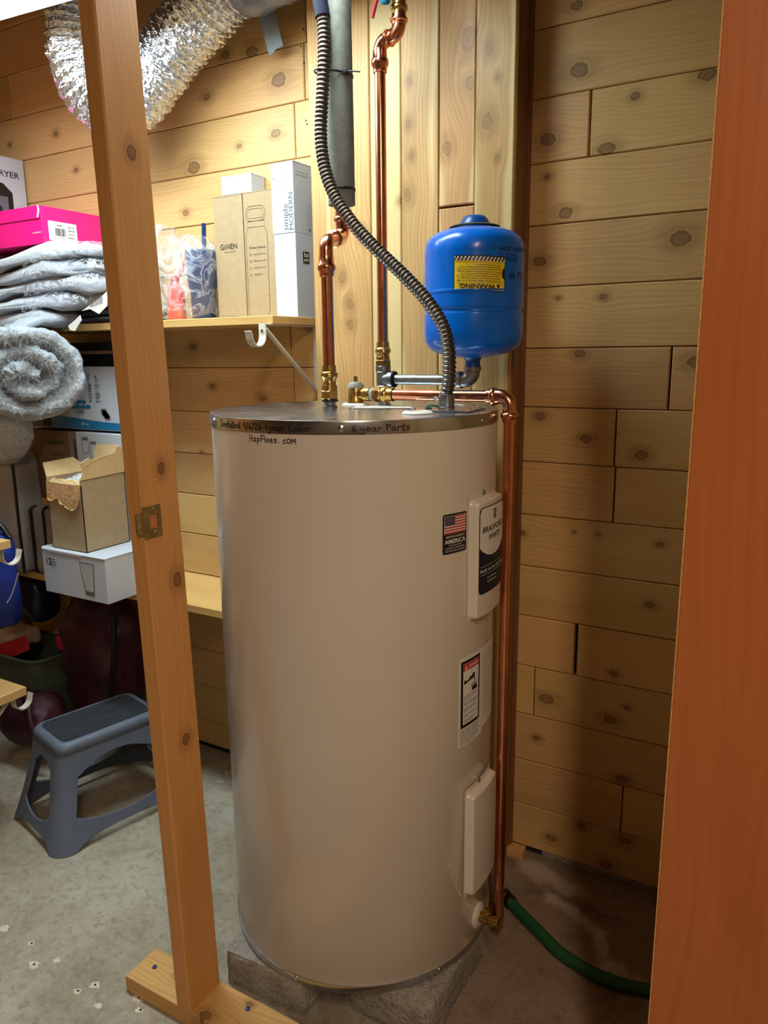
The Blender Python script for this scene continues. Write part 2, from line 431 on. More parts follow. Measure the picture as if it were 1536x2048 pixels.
M_box_white = plain('box_white', (188, 194, 204), .5, var=.02)
M_box_blue = plain('box_blue', (20, 110, 160), .45)
M_pink = plain('box_pink', (228, 18, 118), .4, var=.03)
M_fleece = plain('grey_fleece', (158, 162, 170), .95, var=.14, nscale=90, bump=.9, bscale=420, sheen=.6)
M_plush = plain('grey_plush', (176, 176, 178), .95, var=.22, nscale=110, bump=1.0, bscale=300, sheen=.7)
M_lining = plain('grey_lining', (146, 152, 160), .8, var=.06, nscale=30, bump=.2, bscale=600, sheen=.4)
M_darkcloth = plain('charcoal_cloth', (44, 44, 50), .9, var=.15, nscale=60)
M_maroon = plain('maroon_nylon', (58, 12, 28), .6, var=.2, nscale=9)
M_olive = plain('olive_canvas', (70, 76, 60), .9, var=.12, nscale=40)
M_redstrap = plain('red_webbing', (190, 20, 26), .7)
M_bluebag = plain('blue_nylon', (16, 44, 130), .45, var=.2, nscale=20)
M_beige = plain('beige_cloth', (190, 160, 140), .9)
M_magenta = plain('magenta_cloth', (190, 40, 100), .8)
M_bagcloth = plain('grey_canvas', (150, 142, 138), .85, var=.08, bump=.1, bscale=700)
M_stool = plain('stool_plastic', (92, 100, 116), .5, var=.05, nscale=30, bump=.08, bscale=500)
M_tread = plain('stool_rubber', (34, 38, 44), .75, var=.25, nscale=30, bump=.4, bscale=300)
M_bracket = plain('bracket_enamel', (206, 202, 190), .4, var=.05)
M_hose = plain('green_hose', (24, 78, 42), .5, var=.08)
M_ferrule = metal('ferrule', (84, 62, 48), .45)
M_strike = metal('antique_brass', (184, 160, 108), .48, var=.35, nscale=70)
M_tapegrey = plain('duct_tape', (140, 152, 162), .5, var=.08, nscale=90, bump=.25, bscale=300)
M_tapedark = plain('grey_wrap', (118, 122, 138), .22, var=.2, nscale=20, bump=.5, bscale=40)
M_lampshell = plain('lamp_housing', (226, 228, 230), .5)
M_lens = emit('lamp_lens', LAMP_COL, LAMP_STRENGTH)
M_redlever = plain('red_lever', (176, 40, 46), .4)
M_bluelever = plain('blue_handle', (40, 130, 178), .4)
M_green_wire = plain('green_wire', (20, 80, 60), .4)
M_navycup = plain('navy_cup', (18, 44, 96), .3, coat=.4)
M_coral = plain('coral_plastic', (236, 84, 70), .35)
M_nail = metal('blue_nail', (70, 90, 150), .4)

def concrete(name, base, dk, lt, floor=False):
    k = NT(name); co = k.new('ShaderNodeNewGeometry').outputs['Position'] if floor else k.obj()
    n1 = k.noise(co, 3.0, 5, .6); n2 = k.noise(co, 14, 5, .65); n3 = k.noise(co, 120, 4, .7)
    c = k.mix(k.ramp(n1, .35, .7), lin(base), lin(lt))
    c = k.mix(k.math('MULTIPLY', k.ramp(n2, .5, .72), .32), c, lin(dk))
    c = k.mix(k.math('MULTIPLY', k.ramp(n3, .55, .75), .5), c, lin(dk))
    c = k.mix(k.math('MULTIPLY', k.ramp(n3, .42, .25), .5), c, lin(lt))
    n4 = k.noise(co, 46, 4, .75, .6)
    c = k.mix(k.math('MULTIPLY', k.ramp(n4, .5, .66), .45), c, lin(dk)); c = k.mix(k.math('MULTIPLY', k.ramp(n4, .47, .34), .4), c, lin(lt))
    if floor:
        sp = k.new('ShaderNodeSeparateXYZ'); k.link(co, sp.inputs[0]); x, y = sp.outputs[0], sp.outputs[1]
        # damp, rusty band of bare concrete on the right, white salt bloom along the wall foot
        rust = k.math('MULTIPLY', k.ramp(k.math('ADD', x, k.math('MULTIPLY', n2, .3)), -.75, -.3), k.ramp(y, .7, 1.1))
        c = k.mix(k.math('MULTIPLY', rust, .65), c, lin((118, 84, 62)))
        c = k.mix(k.math('MULTIPLY', k.math('MULTIPLY', rust, k.ramp(k.noise(co, 7, 4, .7), .5, .7)), .6), c, lin((82, 56, 44)))
        for a, b, wd in (((-.55, 1.70), (-.42, 1.67), .05), ((-.46, 1.62), (-.33, 1.56), .028), ((-.33, 1.56), (-.29, 1.47), .022), ((-.29, 1.47), (-.17, 1.42), .04)):
            ax, ay = a; dx, dy = b[0] - ax, b[1] - ay; l2 = dx * dx + dy * dy
            px_ = k.math('SUBTRACT', x, ax); py_ = k.math('SUBTRACT', y, ay)
            t = k.math('DIVIDE', k.math('ADD', k.math('MULTIPLY', px_, dx), k.math('MULTIPLY', py_, dy)), l2, clamp=True)
            ex = k.math('SUBTRACT', px_, k.math('MULTIPLY', t, dx)); ey = k.math('SUBTRACT', py_, k.math('MULTIPLY', t, dy))
            dd = k.math('SQRT', k.math('ADD', k.math('MULTIPLY', ex, ex), k.math('MULTIPLY', ey, ey)))
            dd = k.math('ADD', dd, k.math('MULTIPLY', k.math('SUBTRACT', k.noise(co, 26, 4, .7), .5), wd * 2.2))
            c = k.mix(k.math('MULTIPLY', k.ramp(dd, wd, wd * .1), .6), c, lin((190, 176, 166)))
    k.link(c, k.b.inputs['Base Color']); k.b.inputs['Roughness'].default_value = .82
    k.b.inputs['Specular IOR Level'].default_value = .3
    k.bump(k.math('ADD', n3, k.math('ADD', n2, n4)), .4 if floor else 1.0, .004 if floor else .008)
    return k.m
M_floor = concrete('floor_concrete', (148, 138, 118), (112, 100, 84), (178, 170, 154), True)
M_block = concrete('block_concrete', (150, 142, 132), (104, 94, 86), (188, 182, 174))
M_filler = plain('white_filler', (204, 196, 178), .85, var=.15, nscale=120)

def clear_plastic(name, base=.06, crease=.55, scale=26, tint=(.95, .96, 1)):
    k = NT(name); co = k.obj()
    tr = k.new('ShaderNodeBsdfTransparent'); tr.inputs[0].default_value = tint + (1,)
    mx = k.new('ShaderNodeMixShader'); out = k.n['Material Output']
    k.b.inputs['Base Color'].default_value = (.9, .92, .95, 1); k.b.inputs['Roughness'].default_value = .12
    n = k.noise(co, scale, 4, .65, 1.2)
    cr = k.math('SUBTRACT', 1.0, k.math('MULTIPLY', k.math('ABSOLUTE', k.math('SUBTRACT', n, .5)), 16.0), clamp=True)
    k.link(k.math('MULTIPLY_ADD', cr, crease, base), mx.inputs[0])
    k.link(tr.outputs[0], mx.inputs[1]); k.link(k.b.outputs[0], mx.inputs[2]); k.link(mx.outputs[0], out.inputs['Surface'])
    k.bump(n, .8, .01)
    return k.m
M_wrap = clear_plastic('clear_wrap', .05, .45, 22)
M_bagfilm = clear_plastic('clear_bag', .07, .28, 12, (.96, .97, 1))
M_bubble = clear_plastic('bubble_wrap', .35, .5, 60, (.8, .85, .9))

# ------------------------------------------------------------------ the room
YW = 1.745          # face of the back paneling
YC = 1.65           # face of the boxed-out chase
ZT = 2.42           # ceiling
def struct(name, a, b, mat):
    o = G().box(a, b).build(name, mat); o['kind'] = 'structure'; return o
floor = struct('floor', (-3.0, -2.7, -.06), (1.7, 1.86, 0), M_floor)
ceiling = struct('ceiling', (-3.0, -2.7, ZT), (1.7, 1.86, ZT + .06), M_ceil)
wall_back = struct('wall_back', (-2.98, YW + .018, 0), (.5, YW + .06, ZT), M_dark)
wall_chase = struct('wall_chase', (-1.13, YC + .018, 0), (-.635, YW + .018, ZT), M_dark)
wall_left = struct('wall_left', (-3.0, -2.7, 0), (-2.92, YW + .0, ZT), M_wall)
wall_right = struct('wall_right', (.42, .99, 0), (.5, YW, ZT), M_wall)
wall_rear = struct('wall_rear', (-3.0, -2.7, 0), (1.7, -2.62, ZT), M_paint)
wall_far = struct('wall_east', (1.62, -2.62, 0), (1.7, .90, ZT), M_paint)
wall_front = struct('wall_front', (-2.92, .90, 0), (-2.2, .99, ZT), M_wall)
wall_front2 = struct('wall_front_right', (.02, .925, 0), (1.7, .99, ZT), M_wall)
header = struct('wall_header', (-2.2, .90, 2.03), (.02, .99, ZT), M_wall)

def knots_for(o, ks, tol=.0):
    for nm, kk in zip(('knot_a', 'knot_b', 'knot_c', 'knot_d'), ks): o[nm] = [float(v) for v in kk]
_pl = {}
def plank(name, L, W, T, mat, parent, loc, R, knots=(), bevel=.0022, grp=None):
    """board with local X along its length, face towards local +Z"""
    g = G(); b = bevel
    x, y = L / 2, W / 2
    g.add([(-x, -y, -T), (x, -y, -T), (x, y, -T), (-x, y, -T), (-x, -y, -b), (x, -y, -b), (x, y, -b), (-x, y, -b),
           (-x + b, -y + b, 0), (x - b, -y + b, 0), (x - b, y - b, 0), (-x + b, y - b, 0)],
          [(0,3,2,1), (0,1,5,4), (1,2,6,5), (2,3,7,6), (3,0,4,7), (4,5,9,8), (5,6,10,9), (6,7,11,10), (7,4,8,11), (8,9,10,11)])
    o = g.build(name, mat, None, local=True)
    o.rotation_euler = R.to_euler()
    if parent is not None: o.parent = parent; o.location = Vector(loc) - world_loc(parent)
    else: o.location = loc
    knots_for(o, knots)
    return o
R_H = Matrix(((1, 0, 0), (0, 0, -1), (0, 1, 0)))                 # length along X, facing -Y
R_V = Matrix(((0, -1, 0), (0, 0, -1), (1, 0, 0)))                # length along Z, facing -Y
R_S = Matrix(((0, 0, 1), (0, -1, 0), (1, 0, 0)))                 # length along Z, facing +X
R_P = Matrix(((0, 0, -1), (0, 1, 0), (1, 0, 0)))                 # stud: length up, breadth along Y

rk = [(1153,12,.012),(1159,140,.017),(1270,193,.009),(1415,148,.015),(1213,297,.015),(1096,279,.015),(1095,354,.007),(1131,426,.014),(1361,477,.018),(1079,523,.013),
      (1207,593,.008),(1117,596,.006),(1159,707,.011),(1172,878,.012),(1282,909,.013),(1080,832,.012),(1148,1064,.005),(1197,1069,.005),(1320,1089,.008),(1044,1066,.008),
      (1227,1347,.009),(1093,1398,.016),(1254,1415,.007),(1073,1476,.009),(1220,1440,.014),(1244,1559,.013),(1102,1677,.012),(1163,1652,.011),(1249,1681,.014),(1212,1730,.015),
      (1393,724,.016),(1300,1210,.01)]
lk = [(414,194,.012),(558,160,.02),(552,267,.013),(478,292,.008),(387,335,.02),(372,426,.011),(112,267,.010),(152,340,.009),(115,359,.007),(80,377,.008),(504,104,.017),(450,110,.012),
      (386,694,.012),(425,773,.010),(526,797,.012),(403,905,.007),(20,290,.008),(60,445,.01),(618,655,.012),(592,155,.006),(42,290,.007),(580,300,.01)]
def wall_rows(zs, x0, x1, joints, kpx):
    kp = [(atY(a, b, YW), r) for a, b, r in kpx]
    for i in range(len(zs) - 1):
        zt, zb = zs[i], zs[i + 1]; zc = (zt + zb) / 2
        xs = [x0] + sorted(j for j, w in joints.get(i, ())) + [x1]
        gaps = {j: w for j, w in joints.get(i, ())}
        for a, b in zip(xs, xs[1:]):
            ga = gaps.get(a, .002) / 2; gb = gaps.get(b, .002) / 2
            L = (b - gb) - (a + ga); cx = ((b - gb) + (a + ga)) / 2
            ks = [(p.x - cx, p.z - zc, r) for p, r in kp if abs(p.x - cx) < L / 2 + .01 and abs(p.z - zc) < (zt - zb) / 2 + .004]
            plank('plank', L, zt - zb - .0018, .018, M_wall, wall_back, (cx, YW + random.uniform(-.0008, .0008), zc), R_H, ks)
zr = [2.42, 2.29, 2.155, 2.018, 1.879, 1.745, 1.613, 1.477, 1.340, 1.203, 1.071, .939, .808, .677, .542, .408, .278, .148, .024]
wall_rows(zr, -.635, .42, {1: [(.1, .003)], 2: [(-.1, .003)], 4: [(-.481, .004)], 8: [(-.283, .004)], 9: [(-.393, .004)], 10: [(-.389, .004)], 13: [(-.463, .010)], 14: [(-.565, .003)], 16: [(-.33, .003)], 6: [(.05, .003)]}, rk)
zl = [2.42, 2.38, 2.245, 2.112, 1.978, 1.841, 1.705, 1.568, 1.430, 1.297, 1.163, 1.031, .899, .769, .634, .50, .37, .24, .11, .024]
wall_rows(zl, -2.92, -1.135, {2: [(-2.42, .003), (-1.216, .003)], 3: [(-1.226, .003)], 4: [(-2.40, .003), (-1.262, .003)], 5: [(-2.36, .003)], 6: [(-2.12, .003)], 8: [(-1.30, .003)], 9: [(-1.295, .003)],
          1: [(-1.9, .003)], 11: [(-1.95, .003)], 13: [(-2.1, .003)], 16: [(-2.02, .008)], 17: [(-1.5, .003)]}, lk)
# nail heads at the short board ends left of the chase
for i, (a, b) in enumerate(((607, 58), (602, 93), (608, 126), (612, 241), (614, 248))):
    p = atY(a, b, YW - .001)
    o = G().lathe([(.0022, 0), (.0018, .0012)], p, (0, -1, 0), 8).build('nail_head', M_dark, wall_back)
# boxed-out chase: vertical boards and its return in darker wood
ck = [(937,78,.022),(940,166,.013),(894,295,.014),(819,162,.009),(817,248,.009),(823,312,.008),(815,391,.013),(799,402,.007),(856,128,.013),(853,191,.012),(850,81,.008),(978,97,.012),(975,244,.015),
      (995,153,.007),(994,316,.007),(1006,359,.009),(1015,272,.013),(842,453,.009),(700,608,.012),(701,649,.011),(684,555,.012),(725,470,.012)]
kp = [(atY(a, b, YC), r) for a, b, r in ck]
xb = [-1.150, -.976, -.893, -.796, -.708, -.6165]
for i in range(5):
    a, b = xb[i], xb[i + 1]
    segs = [(.004, ZT)]
    if i == 3: segs = [(.004, 1.655), (1.66, ZT)]
    for z0, z1 in segs:
        cx, zc = (a + b) / 2, (z0 + z1) / 2
        ks = [(p.z - zc, -(p.x - cx), r) for p, r in kp if abs(p.x - cx) < (b - a) / 2 + .004 and z0 < p.z < z1][:4]
        plank('board', z1 - z0, b - a - .0018, .018, M_chase, wall_chase, (cx, YC + (.001 if i == 3 else 0), zc), R_V, ks)
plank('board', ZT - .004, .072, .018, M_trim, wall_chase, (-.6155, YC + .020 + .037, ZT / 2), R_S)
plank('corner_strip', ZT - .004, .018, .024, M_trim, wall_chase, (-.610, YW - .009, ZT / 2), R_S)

# concrete curb and shim under the paneling, filled anchor holes in the floor
g = G()
def curb(a, b):
    x = -.53 + a * .62; return Vector((x, YW + .012 - .006 * fbm((x * 3, 1, 1), 2.0) - .02 * b * (1 - b), .028 * b))
g.grid(curb, 30, 4); g.build('curb', M_block, floor, smooth=60)
o = G().box((-.618, 1.712, 0), (-.572, YW, .026)).build('shim', M_plate, floor, bevel=.002)
for i, (a, b) in enumerate(((8, 1857), (62, 1888), (67, 1930), (114, 1921), (155, 1983), (189, 1971), (277, 1996), (280, 2021), (195, 2012), (440, 1562), (455, 1545))):
    p = atZ(a, b, 0); rnd = random.Random(i); n = 14
    r0 = rnd.uniform(.008, .014)
    g = G(); ring = [(r0 * (1 + rnd.uniform(-.3, .4)) * math.cos(2 * PI * j / n), r0 * (1 + rnd.uniform(-.3, .4)) * .8 * math.sin(2 * PI * j / n)) for j in range(n)]
    g.prism(ring, lambda x, y: p + Vector((x, y, -.001)), lambda x, y: p + Vector((x * .85, y * .85, .0012)))
    g.mi = 1
    if i not in (0, 3, 8): g.lathe([(.0028, 0), (.0028, .0004)], p + Vector((.001, .001, .0013)), seg=10)
    g.build('filler_spot', [M_filler, M_dark], floor)

# ------------------------------------------------------------------ door slab on the right of the opening
g = G().box((-.114, .868, .012), (.66, .902, 2.02))
door = g.build('door_1', M_door, bevel=.0015); door['kind'] = 'structure'
# turn the veneer grain upright: rebuild with local X along the height
bpy.data.objects.remove(door, do_unlink=True)
door = plank('door_1', 2.01, .774, .034, M_door, None, (.273, .868, 1.017), R_V, bevel=.001)
door['kind'] = 'structure'
G().box((-.1155, .8685, .012), (-.1138, .9005, 2.02)).build('edge_band', M_plate, None)
eb = bpy.data.objects['edge_band']; w = eb.location.copy(); eb.parent = door; eb.matrix_parent_inverse = (Matrix.Translation(door.location) @ R_V.to_4x4()).inverted()

# ------------------------------------------------------------------ lights that belong to the place
x0, x1, y0, y1, zl_ = -2.06, -.82, 1.100, 1.340, 2.142
lamp = thing('ceiling_light', ((x0 + x1) / 2, (y0 + y1) / 2, zl_), 'long white fluorescent strip light hung under the ceiling at the upper left', 'light')
G().box((x0, y0, zl_ + .004), (x1, y1, zl_ + .06)).build('housing', M_lampshell, lamp, bevel=.004)
g = G().box((x0 + .004, y0 + .003, zl_), (x1 - .004, y1 - .003, zl_ + .005)); g.build('lens', M_lens, lamp)
for ya in (y0 - .0015, y1): G().box((x0, ya, zl_ - .003), (x1, ya + .0015, zl_ + .058)).build('side_rail', M_lampshell, lamp)
G().box((x0 - .004, y0, zl_ - .003), (x0, y1, zl_ + .062)).build('end_cap', M_lampshell, lamp)
G().box((x1, y0, zl_ - .003), (x1 + .004, y1, zl_ + .062)).build('end_cap', M_lampshell, lamp)
lamp.rotation_euler.z = .082
for x in (x0 + .25, x1 - .25): G().tube([(x, (y0 + y1) / 2, zl_ + .058), (x, (y0 + y1) / 2, ZT)], .004, 8).build('hanger', M_screw, lamp)
# ------------------------------------------------------------------ the water heater
HC = (-.820, 1.311); HR = .2886; HB = .0895; HT = 1.223
heater = thing('water_heater', (HC[0], HC[1], HB), 'tall beige electric water heater with bright metal top and bottom rims', 'water heater')
HCz = lambda z: (HC[0], HC[1], z)
G().lathe([(HR - .004, HB + .012), (HR, HB + .016), (HR, HT - .018)], HCz(0), seg=128, close=False).build('jacket', M_enamel, heater, smooth=50)
G().lathe([(HR + .0018, HT - .0235), (HR + .0018, HT - .004), (HR + .001, HT - .0012), (HR - .003, HT), (HR - .005, HT - .001), (0.0, HT - .001)], HCz(0), seg=128, close=False).build('top_pan', M_galv, heater, smooth=50)
G().lathe([(0, HB), (HR - .004, HB), (HR + .0008, HB + .003), (HR + .0025, HB + .006), (HR + .0025, HB + .020), (HR - .001, HB + .0205)], HCz(0), seg=128, close=False).build('bottom_ring', M_galv, heater, smooth=50)
def screw(parent, th, z, r=.0042, R=HR + .0018):
    a = math.radians(th); n = Vector((math.cos(a), math.sin(a), 0)); c = Vector((HC[0], HC[1], z)) + n * R
    g = G().lathe([(r * 1.35, -.0005), (r * 1.35, .0008), (r, .0012), (r * .95, .0028), (r * .4, .0036), (0, .0037)], c, n, 14, close=False)
    return g.build('screw', M_screw, parent, smooth=40)
for th, z in ((-123.5, HT - .011), (-62.6, HT - .0135), (-3.6, HT - .0145), (57, HT - .012), (118, HT - .012)): screw(heater, th, z)
for th, z in ((-86.8, HB + .0125), (-26.7, HB + .0125), (33, HB + .0125), (-147, HB + .0125)): screw(heater, th, z, .0038, HR + .0025)

# marker-pen notes on the rim and jacket
band = cylmap(HC, HR + .0018, -116.5, 0, .0004); jack = cylmap(HC, HR, -98.3, 0, .0004)
g = G(); marker(g, 'Installed 4/6/26-1year Labor', 0, 1.2045, .0112, band, width=.223, pen=.0017)
six = cylmap(HC, HR + .0018, -59.3, 0, .0004); g.build('handwriting', M_ink, heater); g = G(); marker(g, '6 year Parts', 0, 1.2045, .0105, six, width=.102, pen=.0017)
g.build('handwriting', M_ink, heater); g = G(); marker(g, 'HapFixes. cOM', 0, 1.1835, .0115, jack, width=.101, pen=.0017, slope=-.01)
g.build('handwriting', M_ink, heater)

# access covers
def cover(z0, z1, name):
    hw = 12.4 * PI / 180 * HR; f = .008
    H = z1 - z0
    def fn(a, b):
        def ss(t):      # dense near the rims
            return .5 - .5 * math.cos(PI * t) if False else t
        ua = a; vb = b
        u = (ua - .5) * 2 * (hw + f * .5); v = -f * .3 + vb * (H + f * 1.6)
        du = hw - abs(u); dv = min(v, H - v)
        d = min(du, dv)
        if du < .012 and dv < .012: d = .012 - math.hypot(.012 - du, .012 - dv)
        t = max(0, min(1, d / .006)); t = t * t * (3 - 2 * t)
        h = .0012 + .0155 * t + .0012 * math.sin(PI * max(0, min(1, v / H))) * t
        an = u / HR
        return Vector((HC[0] + (HR + h) * math.cos(an), HC[1] + (HR + h) * math.sin(an), z0 + v))
    g = G(); g.grid(fn, 72, 110)
    return g.build(name, M_enamel, heater, smooth=180)
c1 = cover(.832, 1.066, 'access_cover'); c2 = cover(.233, .467, 'access_cover')
screw(heater, -2.3, 1.0735, .0042, HR + .001); screw(heater, -2.3, .4745, .0042, HR + .001)
# maker's label on the upper cover
cm = cylmap(HC, HR + .0179, 0, 0, .0006)
g = G()
rpatch(g, cm, -.058, .058, .8835, 1.0515, .012, 1)
cm2 = cylmap(HC, HR + .0179, 0, 0, .0009)
rpatch(g, cm2, -.0565, .0565, .8850, 1.0500, .011, 0)
cm3 = cylmap(HC, HR + .0179, 0, 0, .0012)
# pale field with a round foot over the navy lower half
b = len(g.V); n = 24
for i in range(n + 1):
    u = -.0565 + .113 * i / n; e = abs(u) / .0565
    g.V.append(cm3(u, .955 + .02 * e ** 2.4)); g.V.append(cm3(u, 1.0500 - (.011 - math.sqrt(max(0, .011 ** 2 - max(0, abs(u) - .0455) ** 2)))))
for i in range(n): g.F.append([b + 2 * i, b + 2 * i + 2, b + 2 * i + 3, b + 2 * i + 1]); g.M.append(2)
g.build('maker_label', [M_navy_label, M_label_blk, M_white_label], c1)
cm4 = cylmap(HC, HR + .0179, 0, 0, .0016)
g = G()
put_text(g, 'BRADFORD', .0150, -.050, 1.0030, cm4, bold=.02, width=.098, mi=0, shear=.18)
put_text(g, 'WHITE', .0150, -.026, .9860, cm4, bold=.02, width=.056, mi=0, shear=.18)
# crest: crown, shield bars
for i in range(3): rpatch(g, cm4, -.004 + i * .0, .008, 1.0245 + i * .0045, 1.0275 + i * .0045, .001, 0)
g.add([cm4(-.006, 1.0385), cm4(.010, 1.0385), cm4(.010, 1.0430), cm4(.006, 1.0405), cm4(.002, 1.0440), cm4(-.002, 1.0405), cm4(-.006, 1.0430)], [tuple(range(7))], 0)
patch(g, cm4, -.055, .055, .9375, .9381, 8, 1, 1)
put_text(g, 'Built to be the Best', .0090, -.0545, .9265, cm4, bold=.008, width=.109, mi=1)
patch(g, cm4, -.055, .055, .9215, .9221, 8, 1, 1)
put_text(g, 'For Product', .0062, -.028, .9110, cm4, width=.042, mi=1); put_text(g, 'Installation', .0062, -.028, .9035, cm4, width=.042, mi=1)
g.build('lettering', [M_label_blk, M_white_label], c1)
# black sticker with flag
fl = cylmap(HC, HR, -26.2, .9745, .0006)
g = G(); rpatch(g, fl, -.001, .062, -.001, .0752, .0045, 1); 
fl2 = cylmap(HC, HR, -26.2, .9745, .0010); rpatch(g, fl2, 0, .061, 0, .0742, .004, 0)
flag = g.build('flag_sticker', [M_label_blk, M_white_label], heater)
fl3 = cylmap(HC, HR, -26.2, .9745, .0014); fl4 = cylmap(HC, HR, -26.2, .9745, .0018); fl5 = cylmap(HC, HR, -26.2, .9745, .0021)
g = G(); patch(g, fl3, .0035, .0578, .0372, .0706, 10, 1, 1)
for i in range(7):
    h = .0324 / 13; y = .0377 + i * 2 * h; patch(g, fl4, .0042, .0571, y, y + h, 10, 1, 2)
patch(g, fl5, .0042, .0285, .0377 + .0324 * 6 / 13, .0701, 5, 1, 3)
fl6 = cylmap(HC, HR, -26.2, .9745, .0024)
for r in range(9):
    for c in range(6 if r % 2 == 0 else 5):
        cx = .0042 + .0243 * (c + (.5 if r % 2 == 0 else 1)) / 6; cy = .0528 + .0172 * (r + .5) / 9
        g.add([fl6(cx - .0007, cy), fl6(cx, cy - .0007), fl6(cx + .0007, cy), fl6(cx, cy + .0007)], [(0, 1, 2, 3)], 1)
put_text(g, 'MANUFACTURED IN', .0054, .0305, .0300, fl4, bold=.01, align='CENTER', width=.046, mi=1)
put_text(g, 'AMERICA', .0108, .0305, .0195, fl4, bold=.025, align='CENTER', width=.053, mi=1)
for i, t in enumerate(('USING THE FINEST', 'MATERIALS & COMPONENTS', 'FROM AROUND THE WORLD')):
    put_text(g, t, .0040, .0305, .0140 - i * .0050, fl4, align='CENTER', width=(.032, .048, .050)[i], mi=1)
g.build('lettering', [M_label_blk, M_white_label, M_red_label, M_navy_label], flag)
# scald warning label
TH = -17.6
d0 = cylmap(HC, HR, TH, .577, .0006); d1 = cylmap(HC, HR, TH, .577, .0010); d2 = cylmap(HC, HR, TH, .577, .0014); d3 = cylmap(HC, HR, TH, .577, .0018)
g = G(); patch(g, d0, 0, .086, 0, .185, 14, 1, 0); dl = g.build('danger_label', [M_white_label], heater)
g = G()
patch(g, d1, .007, .073, .039, .177, 10, 1, 0); patch(g, d2, .013, .067, .0455, .1715, 10, 1, 1); patch(g, d3, .013, .067, .1570, .1710, 10, 1, 2)
d4 = cylmap(HC, HR, TH, .577, .0021)
g.add([d4(.0165, .159), d4(.0265, .159), d4(.0215, .1690)], [(0, 1, 2)], 1)
put_text(g, '!', .008, .0208, .1602, cylmap(HC, HR, TH, .577, .0023), bold=.03, mi=2)
put_text(g, 'DANGER', .0095, .0295, .1608, d4, bold=.02, width=.034, mi=1)
# tap and scalded-hand pictogram
def blob(pts, m=0): g.add([d3(*p) for p in pts], [tuple(range(len(pts)))], m)
blob([(.0155, .1300), (.0225, .1290), (.0235, .1350), (.0165, .1380)]); blob([(.0225, .1310), (.0330, .1330), (.0340, .1370), (.0230, .1350)])
blob([(.0320, .1320), (.0420, .1350), (.0420, .1400), (.0330, .1410)]); blob([(.0410, .1330), (.0510, .1370), (.0520, .1445), (.0440, .1450), (.0415, .1400)])
blob([(.0490, .1280), (.0520, .1280), (.0520, .1380), (.0490, .1370)])
blob([(.0400, .1090), (.0600, .1090), (.0610, .1150), (.0570, .1180), (.0440, .1160)])
for x, t in ((.043, .041), (.0475, .0465), (.0525, .0535), (.0565, .0595)): blob([(x - .0012, .1140), (x + .0015, .1140), (t + .001, .1245), (t - .0008, .1245)])
for k_ in range(3): blob([(.0493 + k_ * .001, .1180), (.0497 + k_ * .001, .1180), (.0497 + k_ * .001, .1280), (.0493 + k_ * .001, .1280)])
txt = ('Water temperature over 125F can', 'cause severe burns instantly or', 'death from scalds.', '', 'Children, disabled and elderly are', 'at highest risk of being scalded.', '', 'See instruction manual before', 'setting temperature at water', 'heater.', '', 'Feel water before bathing or', 'showering.', '', 'Temperature limiting valves are', 'available, see manual.')
for i, t in enumerate(txt):
    if t: put_text(g, t, .0036, .0150, .1030 - i * .00355, d3, bold=.006, width=.0495 * len(t) / 34, mi=0)
for i in range(8):
    w_ = (.066, .067, .064, .067, .060, .066, .065, .050)[i]
    put_text(g, ('Improper installation and use may result', 'in property damage or bodily injury. Read', 'all instructions. Refer to the manual for', 'WARNING: turn off power to the water', 'heater before performing any service on', 'it. Label all wires prior to disconnection', 'when servicing controls. Verify proper', 'operation after servicing.')[i], .0036, .0050, .0335 - i * .0041, d1, bold=.008, width=w_, mi=0)
g.build('lettering', [M_label_blk, M_white_label, M_red_label], dl)
e0 = cylmap(HC, HR, -.4, .577, .0006); e1 = cylmap(HC, HR, -.4, .577, .0010)
g = G(); patch(g, e0, 0, .075, .010, .183, 12, 1, 0); el = g.build('rating_label', [M_white_label], heater)
g = G()
for i in range(22):
    put_text(g, ('Electric storage tank', 'Model rating 4500 W', 'Max pressure 150 PSI', 'Capacity 50 gal')[i % 4], .0042, .0045, .1700 - i * .0066, e1, width=.046 + .004 * (i * 7 % 5) - (.03 if i % 6 == 5 else 0), mi=0)
g.build('lettering', [M_print_grey], el)

# drain valve
a = Vector((HC[0] + HR, HC[1] - .004, .150))
g = G().lathe([(.027, -.002), (.0275, .002), (.022, .005), (.010, .006), (.010, .003)], a, (1, 0, 0), 28, close=False); dv = g.build('drain_flange', M_white_plastic, heater, smooth=40)
g = G().lathe([(.011, .004), (.011, .016), (.013, .017), (.013, .026), (.009, .028), (.009, .034), (.0105, .035), (.0105, .048), (.008, .049)], a, (1, 0, 0), 20)
g.lathe([(.009, -.004), (.009, .016), (.006, .018), (.006, .024)], a + Vector((.021, 0, 0)), (0, 0, 1), 16)
g.lathe([(.0075, 0), (.008, .012), (.0065, .013)], a + Vector((.030, 0, 0)), (.75, -.25, -.6), 14)
g.build('drain_valve', M_brass, heater, smooth=40)
# junction cover, grommets and a plain white rectangle on the top pan
G().box((-.690, 1.288, HT - .0005), (-.563, 1.385, HT + .0025)).build('junction_cover', M_galv, heater, bevel=.001)
for x, y in ((-.680, 1.300), (-.573, 1.372)): G().lathe([(.005, 0), (.0048, .0022), (.003, .0035), (0, .0038)], (x, y, HT + .0022), seg=12, close=False).build('screw', M_screw, heater, smooth=40)
for x, y, r in ((-.641, 1.243, .029), (-.652, 1.425, .024), (-.8725, 1.400, .031)):
    G().lathe([(r, 0), (r, .0015), (r * .86, .0045), (r * .62, .005), (r * .58, .002), (0, .002)], (x, y, HT - .0006), seg=36, close=False).build('grommet', M_white_plastic, heater, smooth=40)
g = G(); tp = frame((-.835, 1.33, HT - .0008), (.9, .44, 0), (-.44, .9, 0)); patch(g, tp, 0, .12, -.03, .045); tl = g.build('white_patch', [M_white_label], heater)

